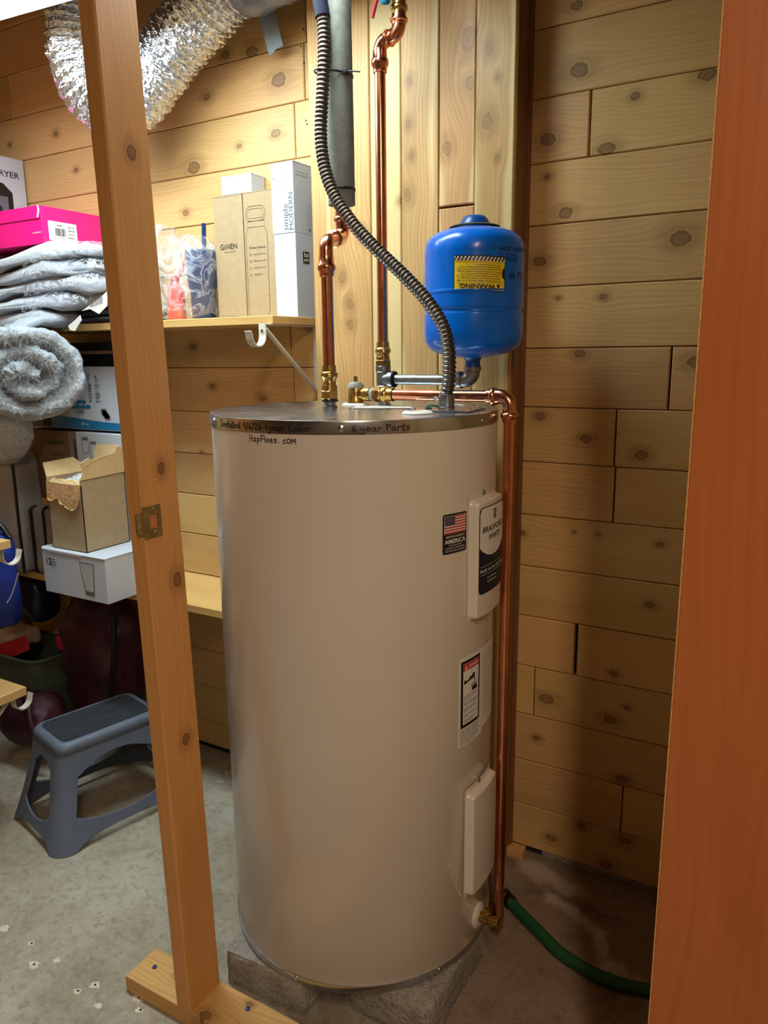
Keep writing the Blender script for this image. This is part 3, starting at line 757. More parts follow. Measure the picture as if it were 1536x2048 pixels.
# ------------------------------------------------------------------ concrete blocks under the heater
def rough_block(a, b, rz, label):
    a = Vector(a); b = Vector(b); c = (a + b) / 2; h = (b - a) / 2
    def fn(s, t):
        return None
    g = G(); R = Matrix.Rotation(rz, 3, 'Z')
    n = 14
    faces = [((1,0,0),(0,1,0),(0,0,1)),((-1,0,0),(0,-1,0),(0,0,1)),((0,1,0),(-1,0,0),(0,0,1)),((0,-1,0),(1,0,0),(0,0,1)),((0,0,1),(1,0,0),(0,1,0)),((0,0,-1),(1,0,0),(0,-1,0))]
    for N, U, V in faces:
        N, U, V = Vector(N), Vector(U), Vector(V)
        def f(s, t):
            q = N + U * (2 * s - 1) + V * (2 * t - 1)
            p = Vector((q.x * h.x, q.y * h.y, q.z * h.z))
            e = sorted((h.x - abs(p.x), h.y - abs(p.y), h.z - abs(p.z)))[1]
            r = .004 * max(0, 1 - e / .006)
            dsp = Vector((p.x / h.x ** 1, p.y / h.y, 0)).normalized() if Vector((p.x, p.y, 0)).length > 0 else Vector()
            k_ = .004 * fbm(p + c * 3, 45, 3)
            out = p - Vector((spow(p.x / h.x, 6) * r, spow(p.y / h.y, 6) * r, spow(p.z / h.z, 6) * r))
            if abs(N.z) < .5: out = out + Vector((N.x, N.y, 0)) * (k_ - .003)
            if p.z > 0: out.z = min(out.z, h.z)
            if p.z < 0: out.z = max(out.z, -h.z)
            return c + R @ out
        g.grid(f, n if abs(N.z) > .5 else n, n if abs(N.z) > .5 else 8)
    o = g.build('concrete_block', M_block, smooth=45)
    return tag(o, label, 'concrete block', 'concrete blocks under the water heater')
rough_block((-1.006, 1.024, 0), (-.800, 1.420, .0885), .05, 'grey concrete block under the left front of the water heater')
rough_block((-.725, 1.090, 0), (-.536, 1.368, .0885), -.02, 'grey concrete block under the right front of the water heater')

# ------------------------------------------------------------------ plumbing
CR = .0122
def press(g, p, ax, r=CR, l=.03):
    """bulged press-fit collar"""
    g.lathe([(r * 1.02, 0), (r * 1.16, .001), (r * 1.2, l * .25), (r * 1.42, l * .33), (r * 1.48, l * .45), (r * 1.42, l * .57), (r * 1.2, l * .65), (r * 1.16, l)], p, ax, 24, close=False)
hot = thing('hot_water_pipe', (-.880, 1.310, HT), 'copper pipe rising from the left port of the water heater into grey foam', 'pipe')
hx, hy = -.880, 1.310
G().lathe([(.0155, 0), (.0155, .004), (.0125, .006), (.0125, .014)], (hx, hy, HT - .001), seg=24, close=False).build('nipple', M_steel, hot, smooth=40)
G().lathe([(.0165, .012), (.0165, .018), (.014, .019)], (hx, hy, HT), seg=24).build('plastic_liner', M_black, hot, smooth=40)
g = G().lathe([(.0175, .018), (.0185, .019), (.0185, .034), (.0175, .035)], (hx, hy, HT), seg=6)
g.lathe([(.016, .034), (.016, .046), (.0135, .047), (.0135, .052)], (hx, hy, HT), seg=24); press(g, (hx, hy, HT + .05), (0, 0, 1), CR, .036)
g.build('brass_adapter', M_brass, hot, smooth=40)
z1 = 1.512
G().tube([(hx, hy, HT + .06), (hx, hy, z1)], CR, 24).build('tube', M_copper, hot, smooth=40)
top = Vector((-.912, 1.422, 0))
pts = arc_path([(hx, hy, z1 - .01), (hx, hy, 1.552), (top.x, top.y, 1.575), (top.x, top.y, 1.66)], .022, 8)
g = G().tube(pts, CR * 1.16, 24); press(g, (hx, hy, z1 - .028), (0, 0, 1), CR * 1.05, .04); press(g, (top.x, top.y, 1.598), (0, 0, 1), CR * 1.02, .03)
mid = (Vector((hx, hy, 1.556)) + Vector((top.x, top.y, 1.573))) / 2
g.lathe([(CR * 1.2, -.006), (CR * 1.45, -.003), (CR * 1.45, .003), (CR * 1.2, .006)], mid, (top.x - hx, top.y - hy, .02), 24)
g.build('offset_elbow', M_copper, hot, smooth=40)
fo = lambda z: (top.x - .006 * (z - 1.6), top.y, z)
G().tube([fo(1.640), fo(1.80), fo(2.0), fo(2.25), fo(ZT)], [.0285, .029, .029, .029, .029], 28).build('foam_sleeve', M_foam, hot, smooth=40)
G().lathe([(.0296, 0), (.0302, .001), (.0302, .005), (.0296, .006)], fo(1.667), seg=28, close=False).build('black_band', M_black, hot, smooth=40)
z = 1.888
tie = thing('cable_tie', fo(z), 'black cable tie strapping grey foam and ribbed conduit together', 'cable tie')
cq = atY(643, 163, 1.377); c0 = Vector((fo(z)[0], fo(z)[1])); c1_ = Vector((cq.x, cq.y)); dv_ = c1_ - c0; th0 = math.atan2(dv_.y, dv_.x)
be = math.acos((.0305 - .0150) / dv_.length)            # belt around two circles
loop = [(c0.x + .0305 * math.cos(a), c0.y + .0305 * math.sin(a), z) for a in [th0 + be + i * (2 * PI - 2 * be) / 20 for i in range(21)]]
loop += [(c1_.x + .0150 * math.cos(a), c1_.y + .0150 * math.sin(a), z) for a in [th0 - be + i * 2 * be / 10 for i in range(11)]]
g = G(); n = len(loop)
for p in loop: g.V += [Vector(p) + Vector((0, 0, .002)), Vector(p) - Vector((0, 0, .002))]
for i in range(n): j = (i + 1) % n; g.F.append([2 * i, 2 * j, 2 * j + 1, 2 * i + 1]); g.M.append(0)
st = g.build('strap', M_black, tie, smooth=60); sm_ = st.modifiers.new('thick', 'SOLIDIFY'); sm_.thickness = .0012; sm_.offset = 1
hd = Vector((fo(z)[0] + .0265, fo(z)[1] - .0175, z))
G().box(hd + Vector((-.003, -.004, -.004)), hd + Vector((.006, .002, .004))).build('lock_head', M_black, tie, bevel=.001)
G().tube(spline([hd, hd + Vector((.014, .002, -.001)), hd + Vector((.032, .006, -.004))], 6), .0016, 8).build('tail', M_black, tie, smooth=60)

cx, cy = -.872, 1.520
cold = thing('cold_water_pipe', (cx, cy, HT), 'tall copper pipe with elbowed shutoff valve above and steel tee below', 'pipe')
G().tube([(cx, cy, HT - .001), (cx, cy, 1.262)], .0135, 24).build('nipple', M_steel, cold, smooth=40)
g = G().lathe([(.0165, 1.248), (.0175, 1.249), (.0175, 1.258), (.0158, 1.260), (.0158, 1.290), (.0175, 1.292), (.0175, 1.303), (.0165, 1.304)], (cx, cy, 0), seg=28)
g.lathe([(.0158, 0), (.0165, .016), (.0192, .018), (.0192, .029), (.0178, .030)], (cx, cy, 1.274), (1, -.03, 0), 28)
g.build('tee', M_steel, cold, smooth=40)
g = G().lathe([(.0185, 1.304), (.0192, 1.305), (.0192, 1.316), (.0185, 1.317)], (cx, cy, 0), seg=6); g.lathe([(.0155, 1.316), (.0155, 1.325), (.0135, 1.327)], (cx, cy, 0), seg=24)
press(g, (cx, cy, 1.322), (0, 0, 1), CR, .036); g.build('brass_adapter', M_brass, cold, smooth=40)
G().tube([(cx, cy, 1.33), (cx, cy, 1.935)], CR * .98, 24).build('tube', M_copper, cold, smooth=40)
vx, vy = cx + .050, cy - .006
pts = arc_path([(cx, cy, 1.925), (cx, cy, 1.985), (vx, vy, 1.968), (vx, vy, 2.02)], .021, 8)
g = G().tube(pts, CR * 1.15, 24); press(g, (cx, cy, 1.915), (0, 0, 1), CR * 1.05, .045); press(g, (vx, vy, 1.995), (0, 0, 1), CR * 1.05, .02)
md = (Vector((cx, cy, 1.983)) + Vector((vx, vy, 1.970))) / 2
for o_ in (-.006, .006): g.lathe([(CR * 1.2, -.003), (CR * 1.42, -.001), (CR * 1.42, .002), (CR * 1.2, .004)], md + Vector((o_, 0, 0)), (1, 0, -.28), 24)
g.build('return_elbow', M_copper, cold, smooth=40)
g = G(); press(g, (vx, vy, 2.012), (0, 0, 1), CR, .032); g.lathe([(.0145, 2.040), (.018, 2.044), (.018, 2.054), (.0205, 2.060), (.0215, 2.072), (.0205, 2.086), (.018, 2.09), (.018, 2.1), (.0145, 2.105), (.0145, 2.13)], (vx, vy, 0), seg=8)
g.lathe([(.0105, .008), (.0105, .028), (.008, .030), (.008, .036)], (vx, vy, 2.070), (-.55, -.8, 0), 18)
g.build('valve_body', M_brass, cold, smooth=40)
hb = Vector((vx, vy, 2.070)) + Vector((-.55, -.8, 0)).normalized() * .036
G().lathe([(.0095, 0), (.0095, .005), (.0075, .007)], hb, (-.55, -.8, 0), 6).build('handle_nut', M_screw, cold, smooth=40)
g = G().tube(spline([hb, hb + Vector((.004, -.006, -.016)), hb + Vector((.006, -.002, -.032)), hb + Vector((.004, .003, -.042))], 8), [.009] * 5 + [.0105] * 3 + [.008], 10); g.build('blue_grip', M_bluelever, cold, smooth=60)
g = G().tube(spline([hb, hb + Vector((-.012, -.002, -.026)), hb + Vector((-.022, 0, -.050)), hb + Vector((-.026, 0, -.062))], 8), .0042, 10); g.build('red_lever', M_redlever, cold, smooth=60)
G().tube([(vx, vy, 2.12), (vx, vy, ZT)], CR, 20).build('tube', M_copper, cold, smooth=40)

# expansion tank with its branch
TX, TY, TR = -.6475, 1.5135, .1035
branch = thing('branch_pipe', (cx + .03, cy, 1.274), 'grey galvanized nipple and elbow between the tee and blue tank', 'pipe')
ex = Vector((TX, TY, 1.274)); s0 = Vector((cx + .0285, cy - .001, 1.274))
G().tube([s0, ex + Vector((-.026, 0, 0))], .0118, 24).build('nipple', M_steel, branch, smooth=40)
G().lathe([(.0125, 0), (.0175, .001), (.0175, .004), (.0125, .005)], s0, (1, 0, 0), 24, close=False).build('sealant_ring', M_navy_sleeve, branch, smooth=40)
g = G().tube(arc_path([ex + Vector((-.030, 0, 0)), ex, ex + Vector((0, 0, .026))], .018, 8), .0158, 24)
g.lathe([(.016, 0), (.0185, .001), (.0185, .010), (.016, .011)], ex + Vector((-.034, 0, 0)), (1, 0, 0), 24); g.lathe([(.016, 0), (.0185, .001), (.0185, .010), (.016, .011)], ex + Vector((0, 0, .018)), (0, 0, 1), 24)
g.build('elbow', M_steel, branch, smooth=40)
tank = thing('expansion_tank', (TX, TY, 1.302), 'blue steel expansion tank standing upside down beside the paneling', 'tank')
prof = [(.0, 1.3205), (.03, 1.3215), (.058, 1.326), (.082, 1.334), (.096, 1.344), (.102, 1.356), (TR, 1.372), (TR, 1.376), (TR, 1.4085), (TR - .0003, 1.4105), (.1012, 1.4135), (.1008, 1.4165), (.1025, 1.420), (TR, 1.4215), (TR, 1.4240), (TR, 1.4475), (TR, 1.4495), (TR + .0012, 1.4515), (TR + .0012, 1.4545), (TR, 1.4565), (TR, 1.4590), (TR, 1.530),
        (TR, 1.534), (.1015, 1.549), (.096, 1.560), (.084, 1.570), (.062, 1.578), (.036, 1.583), (.0, 1.584)]
G().lathe(prof, (TX, TY, 0), seg=72, close=False).build('shell', M_blue, tank, smooth=60)
G().lathe([(.034, 1.580), (.033, 1.586), (.0315, 1.590), (.027, 1.600), (.021, 1.606), (.0, 1.6075)], (TX, TY, 0), seg=32, close=False).build('air_cap', M_blue_dk, tank, smooth=50)
g = G().lathe([(.036, 1.5845), (.046, 1.586), (.052, 1.5835), (.052, 1.5848), (.046, 1.5872), (.036, 1.5862)], (TX, TY, 0), seg=40, close=False); g.build('cap_collar', M_olive, tank, smooth=60)
G().lathe([(.017, 1.302), (.016, 1.306), (.0165, 1.310), (.0155, 1.313), (.0175, 1.318), (.022, 1.322)], (TX, TY, 0), seg=28, close=False).build('threaded_port', M_blue_dk, tank, smooth=60)
# upside-down warning label
W0 = cylmap((TX, TY), TR, -88.6, 1.4480, .0006)
rz = .045
def wmap(eps):
    f = cylmap((TX, TY), TR, -88.6, 1.4535, eps)
    return lambda u, v: f(.103 - u + .0 * v, .0645 - v - rz * (.103 - u) * 1.0 + .0)      # label coordinates, turned half a turn
wl = [wmap(e) for e in (.0005, .0010, .0015, .0020)]
g = G(); patch(g, wl[0], -.0012, .1042, -.0012, .0657, 14, 1, 1); patch(g, wl[1], .0008, .1022, .0008, .0637, 14, 1, 0)
wlab = g.build('warning_label', [M_yellow, M_label_blk], tank)
g = G()
patch(g, wl[2], .0008, .1022, .0008, .0088, 14, 1, 1)
for i in range(14):
    u = .001 + i * .0073; b = len(g.V)
    g.V += [Vector(wl[3](max(.0008, u), .0008)), Vector(wl[3](min(.1022, u + .0036), .0008)), Vector(wl[3](min(.1022, u + .0036 + .0045), .0088)), Vector(wl[3](min(.1022, u + .0045), .0088))]
    g.F.append([b, b + 1, b + 2, b + 3]); g.M.append(0)
g.add([wl[2](.0105, .0525), wl[2](.0185, .0525), wl[2](.0145, .0615)], [(0, 1, 2)], 0)
put_text(g, 'WARNING:', .0125, .021, .0525, wl[2], bold=.03, width=.073, mi=0)
patch(g, wl[2], .003, .1, .0492, .0495, 10, 1, 0); patch(g, wl[2], .003, .1, .0118, .0121, 10, 1, 0)
wt = ('ALL EXPANSION TANKS CAN FAIL WITH TIME', 'Install this tank with proper drainage. It', 'must be inspected at least once per year and', 'serviced by a qualified person. Failure to', 'follow instructions can lead to property damage.', 'Do not exceed the rated pressure of the tank or', 'the system. Relieve all pressure before removal.', 'Keep this label attached to the expansion tank')
for i, t in enumerate(wt): put_text(g, t, .0034, .009, .0452 - i * .0042, wl[2], bold=.01, width=(.088, .086, .089, .080, .088, .089, .087, .05)[i], mi=0)
b = len(g.V); n = 10
for i in range(n + 1):
    t = -1 + 2 * i / n; g.V += [Vector(wl[2](.0008, .031 + t * .011)), Vector(wl[2](.0008 + .006 * math.sqrt(max(0, 1 - t * t)), .031 + t * .011))]
for i in range(n): g.F.append([b + 2 * i, b + 2 * i + 2, b + 2 * i + 3, b + 2 * i + 1]); g.M.append(0)
g.build('lettering', [M_label_blk, M_white_label], wlab)
g = G(); hw1 = cylmap((TX, TY), TR, -46.5, 0, .0007)
marker(g, '1 year warrant', 0, 1.5265, .0115, hw1, width=.115, pen=.0016, slope=.03); g.build('handwriting', M_ink, tank); g = G(); hw2 = cylmap((TX, TY), TR, -38.5, 0, .0007); marker(g, '4/6/26', 0, 1.5085, .0125, hw2, width=.05, pen=.0016)
g.build('handwriting', M_ink, tank); g = G(); hw3 = cylmap((TX, TY), TR, -25.5, 0, .0007); marker(g, '66 PSI', 0, 1.4755, .0125, hw3, width=.062, pen=.0016); g.build('handwriting', M_ink, tank)

# relief valve and its discharge line
rv = thing('relief_valve_line', (-.8725, 1.400, HT), 'brass relief valve with a copper drain line running down beside the water heater', 'pipe')
rx, ry = -.8725, 1.400; zp = 1.2465
g = G().lathe([(.0175, .004), (.0175, .012), (.0165, .014), (.0165, .036), (.0172, .038)], (rx, ry, HT), seg=28)
g.lathe([(.0125, .0), (.0125, .018), (.0155, .020), (.0155, .034), (.0125, .036)], (rx + .004, ry, zp), (1, 0, 0), 20); g.build('valve_body', M_brass, rv, smooth=40)
G().lathe([(.0178, .037), (.0178, .042), (.012, .049), (.006, .050), (.0, .050)], (rx, ry, HT), seg=28, close=False).build('valve_cap', M_grey_cap, rv, smooth=40)
G().box((rx - .003, ry - .004, HT + .048), (rx + .003, ry + .004, HT + .062)).build('test_lever', M_brass, rv, bevel=.001)
G().lathe([(.0145, 0), (.0145, .008)], (rx + .040, ry, zp), (1, 0, 0), 20).build('sealant_ring', M_grey_cap, rv, smooth=40)
g = G().lathe([(.0165, 0), (.017, .001), (.017, .012), (.0165, .013)], (rx + .048, ry, zp), (1, 0, 0), 6); press(g, (rx + .058, ry, zp), (1, 0, 0), CR, .036); g.build('brass_adapter', M_brass, rv, smooth=40)
px_ = -.519
G().tube([(rx + .06, ry, zp), (px_ - .028, ry, zp)], CR * .96, 24).build('tube', M_copper, rv, smooth=40)
g = G().tube(arc_path([(px_ - .034, ry, zp), (px_, ry, zp), (px_, ry, zp - .034)], .020, 8), CR * 1.14, 24); press(g, (px_ - .048, ry, zp), (1, 0, 0), CR * 1.02, .03); press(g, (px_, ry, zp - .050), (0, 0, 1), CR * 1.02, .03)
g.build('elbow', M_copper, rv, smooth=40)
G().tube([(px_, ry, zp - .03), (px_, ry, .058)], CR * .96, 24).build('down_tube', M_copper, rv, smooth=40)

# corrugated conduit looping down to the junction cover
cpath = [tuple(atY(634, -90, 1.388)), tuple(atY(636, -45, 1.386))] + [tuple(atY(a, b, y)) for a, b, y in ((640, 0, 1.385), (645, 32, 1.384), (648, 65, 1.383), (648, 125, 1.378), (644, 205, 1.374), (642, 275, 1.370), (650, 338, 1.365), (670, 392, 1.36), (708, 450, 1.355), (760, 505, 1.352), (812, 555, 1.348), (858, 606, 1.344), (887, 655, 1.340), (898, 705, 1.336), (898, 760, 1.333))] + [(-.6235, 1.332, 1.250)]
cond = thing('flexible_conduit', (-.6235, 1.332, HT), 'ribbed grey flexible metal conduit looping down to the water heater top', 'conduit')
P = spline(cpath, 1500)
L = [0.0]
for i in range(1, len(P)): L.append(L[-1] + (P[i] - P[i - 1]).length)
tot = L[-1]; step = .0085 / 8; N = int(tot / step); pts = []; rad = []; j = 0
for i in range(N + 1):
    s_ = i * step
    while j < len(L) - 2 and L[j + 1] < s_: j += 1
    f = (s_ - L[j]) / max(1e-9, L[j + 1] - L[j]); pts.append(P[j].lerp(P[j + 1], min(1, f))); rad.append(.0122 + .0013 * math.sin(2 * PI * i / 8))
G().tube(pts, rad, 18).build('ribbed_tube', M_flex, cond, smooth=60)
k0 = [p for p in pts if p.z > 1.982]
G().tube(k0[::12], .0150, 18).build('dark_sleeve', M_navy_sleeve, cond, smooth=60)
g = G().lathe([(.0165, .0022), (.0165, .006), (.0148, .007), (.0148, .016), (.0158, .017), (.0158, .030), (.0142, .031)], (-.6235, 1.332, HT), seg=24); g.build('connector', M_steel, cond, smooth=40)
G().lathe([(.004, 0), (.004, .006), (.0015, .008)], (-.640, 1.325, HT + .022), (-1, -.4, .1), 10).build('clamp_screw', M_screw, cond, smooth=40)
G().tube(spline([(-.632, 1.322, HT + .006), (-.648, 1.312, HT + .010), (-.660, 1.316, HT + .004), (-.650, 1.322, HT + .004)], 12), .002, 8).build('green_wire', M_green_wire, cond, smooth=60)

# garden hose on the floor
hp = [(-.540, 1.533, .0185), (-.500, 1.508, .0160), (-.444, 1.475, .0145), (-.386, 1.439, .0145), (-.314, 1.419, .0145), (-.250, 1.417, .0145), (-.185, 1.432, .0145), (-.08, 1.46, .0145), (.06, 1.47, .0145), (.2, 1.42, .0145)]
hose = thing('garden_hose', (-.3, 1.43, 0), 'dark green garden hose lying on the concrete floor beside the paneling', 'hose')
HPp = spline(hp, 90)
G().tube(HPp, .0138, 18).build('hose_tube', M_hose, hose, smooth=60)
d_ = (HPp[0] - HPp[3]).normalized(); g = G().lathe([(.0145, 0), (.0165, .002), (.0165, .018), (.015, .02), (.0165, .022), (.0165, .034), (.012, .035), (.011, .02)], HPp[2], d_, 20, close=False)
g.build('ferrule', M_ferrule, hose, smooth=40)

# ------------------------------------------------------------------ door stud and floor plate
SL = -.0225
def stud_pt(px, py): return atX(px, py, -.980 + SL * (atX(px, py, -.98).z - .04))
stud_l = 2.03 - .038
kk = []
for a, b, r in ((263, 305, .011), (322, 937, .010), (355, 1160, .012), (372, 1478, .011)):
    p = stud_pt(a, b); kk.append((p.z - .038 - stud_l / 2, p.y - .9445, r))
stud = plank('wall_stud', stud_l, .089, .038, M_stud, None, (0, 0, 0), R_P, kk, bevel=.003)
bpy.data.objects.remove(stud, do_unlink=True)
post = thing('wall_stud', (-.999, .9445, .038), 'upright wooden stud with brass strike plate standing left of the opening', 'post')
post.rotation_euler = (0, SL, 0)
g = G(); x, y, b = .019, .0445, .0028
prof = [(-x + b, -y), (x - b, -y), (x, -y + b), (x, y - b), (x - b, y), (-x + b, y), (-x, y - b), (-x, -y + b)]
R_L = Matrix(((0, 0, -1), (0, 1, 0), (1, 0, 0)))
# local X = height so that the grain runs up the stud
for z in (0.0, stud_l): g.V += [Vector((z - stud_l / 2, p[1], -p[0])) for p in prof]
for i in range(8): g.F.append([i, (i + 1) % 8, 8 + (i + 1) % 8, 8 + i]); g.M.append(0)
g.F += [list(range(8))[::-1], list(range(8, 16))]; g.M += [0, 0]
lum = g.build('lumber', M_stud, None, local=True); lum.rotation_euler = R_L.to_euler(); lum.parent = post; lum.location = (0, 0, stud_l / 2)
knots_for(lum, kk)
# strike plate on the face towards the opening (local frame of the stud)
sp = stud_pt(304, 1043); sz = sp.z - .038; sy = sp.y - .9445
F = frame((.019, sy, sz), (0, 1, 0), (0, 0, 1), 0)
def strike():
    g = G(); w, h, t = .0205, .029, .0022
    o = [(-w, -h), (w, -h), (w, h), (-w, h)]; i_ = [(-.006, -.012), (.012, -.012), (.012, .012), (-.006, .012)]
    for e in (t, .0002):
        g.V += [Vector(F(u, v, e)) for u, v in o + i_]
    for k_ in range(4):
        n_ = (k_ + 1) % 4
        g.F += [[k_, n_, 4 + n_, 4 + k_], [8 + k_, 12 + k_, 12 + n_, 8 + n_], [k_, 8 + k_, 8 + n_, n_], [4 + k_, 4 + n_, 12 + n_, 12 + k_]]; g.M += [0] * 4
    # curved lip towards the front edge
    n = 8; b = len(g.V)
    for j in range(n + 1):
        a = PI / 2 * .8 * j / n
        for vv in (-.022, .022): g.V.append(Vector(F(-w - .012 * math.sin(a), vv * (1 - .25 * j / n), t - .012 * (1 - math.cos(a)))))
    for j in range(n): g.F.append([b + 2 * j, b + 2 * j + 1, b + 2 * j + 3, b + 2 * j + 2]); g.M.append(0)
    return g
s_o = strike().build('strike_plate', M_strike, post, local=True, bevel=.0006)
g = G(); patch(g, lambda u, v: F(u, v, .0004), -.0058, .0118, -.0118, .0118); g.build('latch_hole', plain('raw_wood', (206, 124, 84), .8), s_o, local=True)
for v in (-.021, .021): 
    c = F(.004, v, .0022); G().lathe([(.0042, 0), (.0036, .0008), (.0012, .0008), (.0010, .0002), (0, .0002)], c, (1, 0, 0), 14, close=False).build('screw', M_strike, s_o, local=True, smooth=40)

sill = thing('sill_plate', (-.62, .9445, 0), 'pale wooden floor plate lying across the bottom under the stud', 'lumber')
sill.rotation_euler = (0, 0, -.004)
L = 1.10; g = G()
g.V += [Vector(p) for p in ((-L/2,-.0445,0),(L/2,-.0445,0),(L/2,.0445,0),(-L/2,.0445,0),(-L/2,-.0445,.038),(L/2,-.0445,.038),(L/2,.0445,.038),(-L/2,.0445,.038))]
g.F += [[0,3,2,1],[4,5,6,7],[0,1,5,4],[1,2,6,5],[2,3,7,6],[3,0,4,7]]; g.M += [0] * 6
lb = g.build('lumber', M_plate, sill, local=True, bevel=.002); knots_for(lb, [(-.33, -.035, .012), (-.45, .01, .006), (-.27, .03, .007), (.1, 0, .012)])
for a, b in ((308, 1936), (495, 2019)):
    p = atZ(a, b, .038); c = p - Vector((-.62, .9445, 0)); G().lathe([(.0048, -.002), (.005, .0015), (.004, .003), (.002, .0034), (.002, .002), (0, .002)], c, seg=12, close=False).build('nail', M_nail, sill, local=True, smooth=40)

# ------------------------------------------------------------------ shelves and brackets
ZU, ZL = 1.429, .634
def shelf(x0, x1, y0, y1, zt, t, label, ks=()):
    o = plank('shelf_board', x1 - x0, y1 - y0, t, M_shelf, None, ((x0 + x1) / 2, (y0 + y1) / 2, zt), Matrix.Identity(3), ks, bevel=.0015)
    return tag(o, label, 'shelf')
shelf(-2.90, -1.200, 1.540, 1.7435, ZU, .020, 'upper pine shelf holding the cartons and folded blankets')
shelf(-2.90, -1.15, 1.500, 1.7435, ZL, .022, 'lower pine shelf under the white glassware box, partly hidden by the water heater', [(.3, .02, .008)])
shelf(-2.55, -1.856, .992, 1.202, .852, .022, 'short pine shelf at the left edge, above the blue bag')
shelf(-2.55, -1.862, .992, 1.202, .425, .024, 'short pine shelf at the left edge, low beside the step stool')
def bracket(x, yw, d, z, label, reach=.205, leg=.18, out=.045):
    """shelf-and-rod bracket: d = +1 when it reaches towards -Y, -1 towards +Y"""
    t = thing('shelf_bracket', (x, yw, z), label, 'bracket')
    f = lambda r, h: Vector((0, -d * r, h))
    g = G().box((-.006, min(0, -d * reach), -.004), (.006, max(0, -d * reach), 0)); g.build('arm', M_bracket, t, local=True, bevel=.001)
    g = G().box((-.006, min(-d * .001, -d * .006), -leg), (.006, max(-d * .001, -d * .006), 0)); g.build('wall_leg', M_bracket, t, local=True, bevel=.001)
    a, b = f(.006, -leg + .004), f(reach - .01, -.012)
    g = G(); n = Vector((1, 0, 0)); dr = (b - a).normalized(); m = n.cross(dr)
    for p in (a, b): g.V += [p + n * sx * .006 + m * sy * .003 for sx, sy in ((-1, -1), (1, -1), (1, 1), (-1, 1))]
    g.F += [[0, 1, 5, 4], [1, 2, 6, 5], [2, 3, 7, 6], [3, 0, 4, 7], [0, 3, 2, 1], [4, 5, 6, 7]]; g.M += [0] * 6
    g.build('brace', M_bracket, t, local=True, bevel=.0008)
    R = .026; P = [f(reach, 0), f(reach, -.028)] + [f(reach + R - R * math.cos(q), -.030 - R * math.sin(q)) for q in [PI * i / 12 for i in range(13)]] + [f(reach + 2 * R + .004, -.020)]
    g = G(); w = .0105
    for i, p in enumerate(P):
        tt = (P[min(i + 1, len(P) - 1)] - P[max(i - 1, 0)]).normalized(); nn = Vector((0, -tt.z, tt.y)) * .0016
        g.V += [p + Vector((-w, 0, 0)) - nn, p + Vector((w, 0, 0)) - nn, p + Vector((w, 0, 0)) + nn, p + Vector((-w, 0, 0)) + nn]
    for i in range(len(P) - 1):
        for k_ in range(4): g.F.append([4 * i + k_, 4 * i + (k_ + 1) % 4, 4 * i + 4 + (k_ + 1) % 4, 4 * i + 4 + k_]); g.M.append(0)
    m4 = 4 * (len(P) - 1); g.F += [[3, 2, 1, 0], [m4, m4 + 1, m4 + 2, m4 + 3]]; g.M += [0, 0]
    g.build('rod_hook', M_bracket, t, local=True, smooth=40)
    G().lathe([(.004, 0), (.0035, .002), (0, .0025)], f(reach + .0016, -.018), (0, -d, 0), 12, close=False).build('rivet', M_screw, t, local=True, smooth=40)
    return t
bracket(-1.212, 1.7445, 1, ZU - .0202, 'white rod bracket with an open hook under the upper shelf end', reach=.232)
bracket(-1.895, .9905, -1, .852 - .0222, 'white rod bracket with a hook under the shelf above the blue bag', reach=.205)
bracket(-1.905, .9905, -1, .425 - .0242, 'white rod bracket with a hook under the shelf beside the step stool', reach=.195)

# ------------------------------------------------------------------ cartons
def carton(x0, x1, y0, y1, z0, z1, mat, label, name='carton', rz=0.0, group=None, cat='box', bevel=.0014):
    w, d, h = x1 - x0, y1 - y0, z1 - z0
    t = thing(name, ((x0 + x1) / 2, (y0 + y1) / 2, z0), label, cat, group); t.rotation_euler.z = rz
    g = G().box((-w / 2, -d / 2, 0), (w / 2, d / 2, h)); g.build('body', mat, t, local=True, bevel=bevel)
    fr = frame((-w / 2, -d / 2, 0), (1, 0, 0), (0, 0, 1), .0007); rt = frame((w / 2, -d / 2, 0), (0, 1, 0), (0, 0, 1), .0007)
    return t, fr, rt, w, d, h
def flap_line(t, w, d, h, mat):
    """raised lid flaps along the top"""
    g = G().box((-w / 2 - .0008, -d / 2 - .0008, h - .0012), (w / 2 + .0008, -.001, h + .0012)); g.build('lid_flap', mat, t, local=True)
    g = G().box((-w / 2 - .0008, .001, h - .0012), (w / 2 + .0008, d / 2 + .0008, h + .0012)); g.build('lid_flap', mat, t, local=True)
B1 = ('kraft bottle carton', )
t, fr, rt, w, d, h = carton(-1.500, -1.397, 1.679, 1.741, ZU, 1.757, M_card, 'tall kraft carton with a large dark name on its front, left of two', 'bottle_carton', group='kraft bottle cartons on the upper shelf')
flap_line(t, w, d, h, M_card)
g = G(); put_text(g, 'GiiVEN', .0200, .018, .190, fr, bold=.004, width=.060); put_text(g, 'infinitely personalized by MGB', .0046, .032, .1815, fr, width=.040)
g.build('lettering', M_label_blk, t, local=True); g = G(); put_text(g, 'Slim Vacuum Insulated Bottle', .0048, .012, .008, fr, bold=.01, width=.064); g.build('lettering', M_label_blk, t, local=True)
t, fr, rt, w, d, h = carton(-1.389, -1.288, 1.673, 1.741, ZU, 1.757, M_card, 'tall kraft carton with a bottle outline and feature list, right of two', 'bottle_carton', group='kraft bottle cartons on the upper shelf')
flap_line(t, w, d, h, M_card)
g = G()
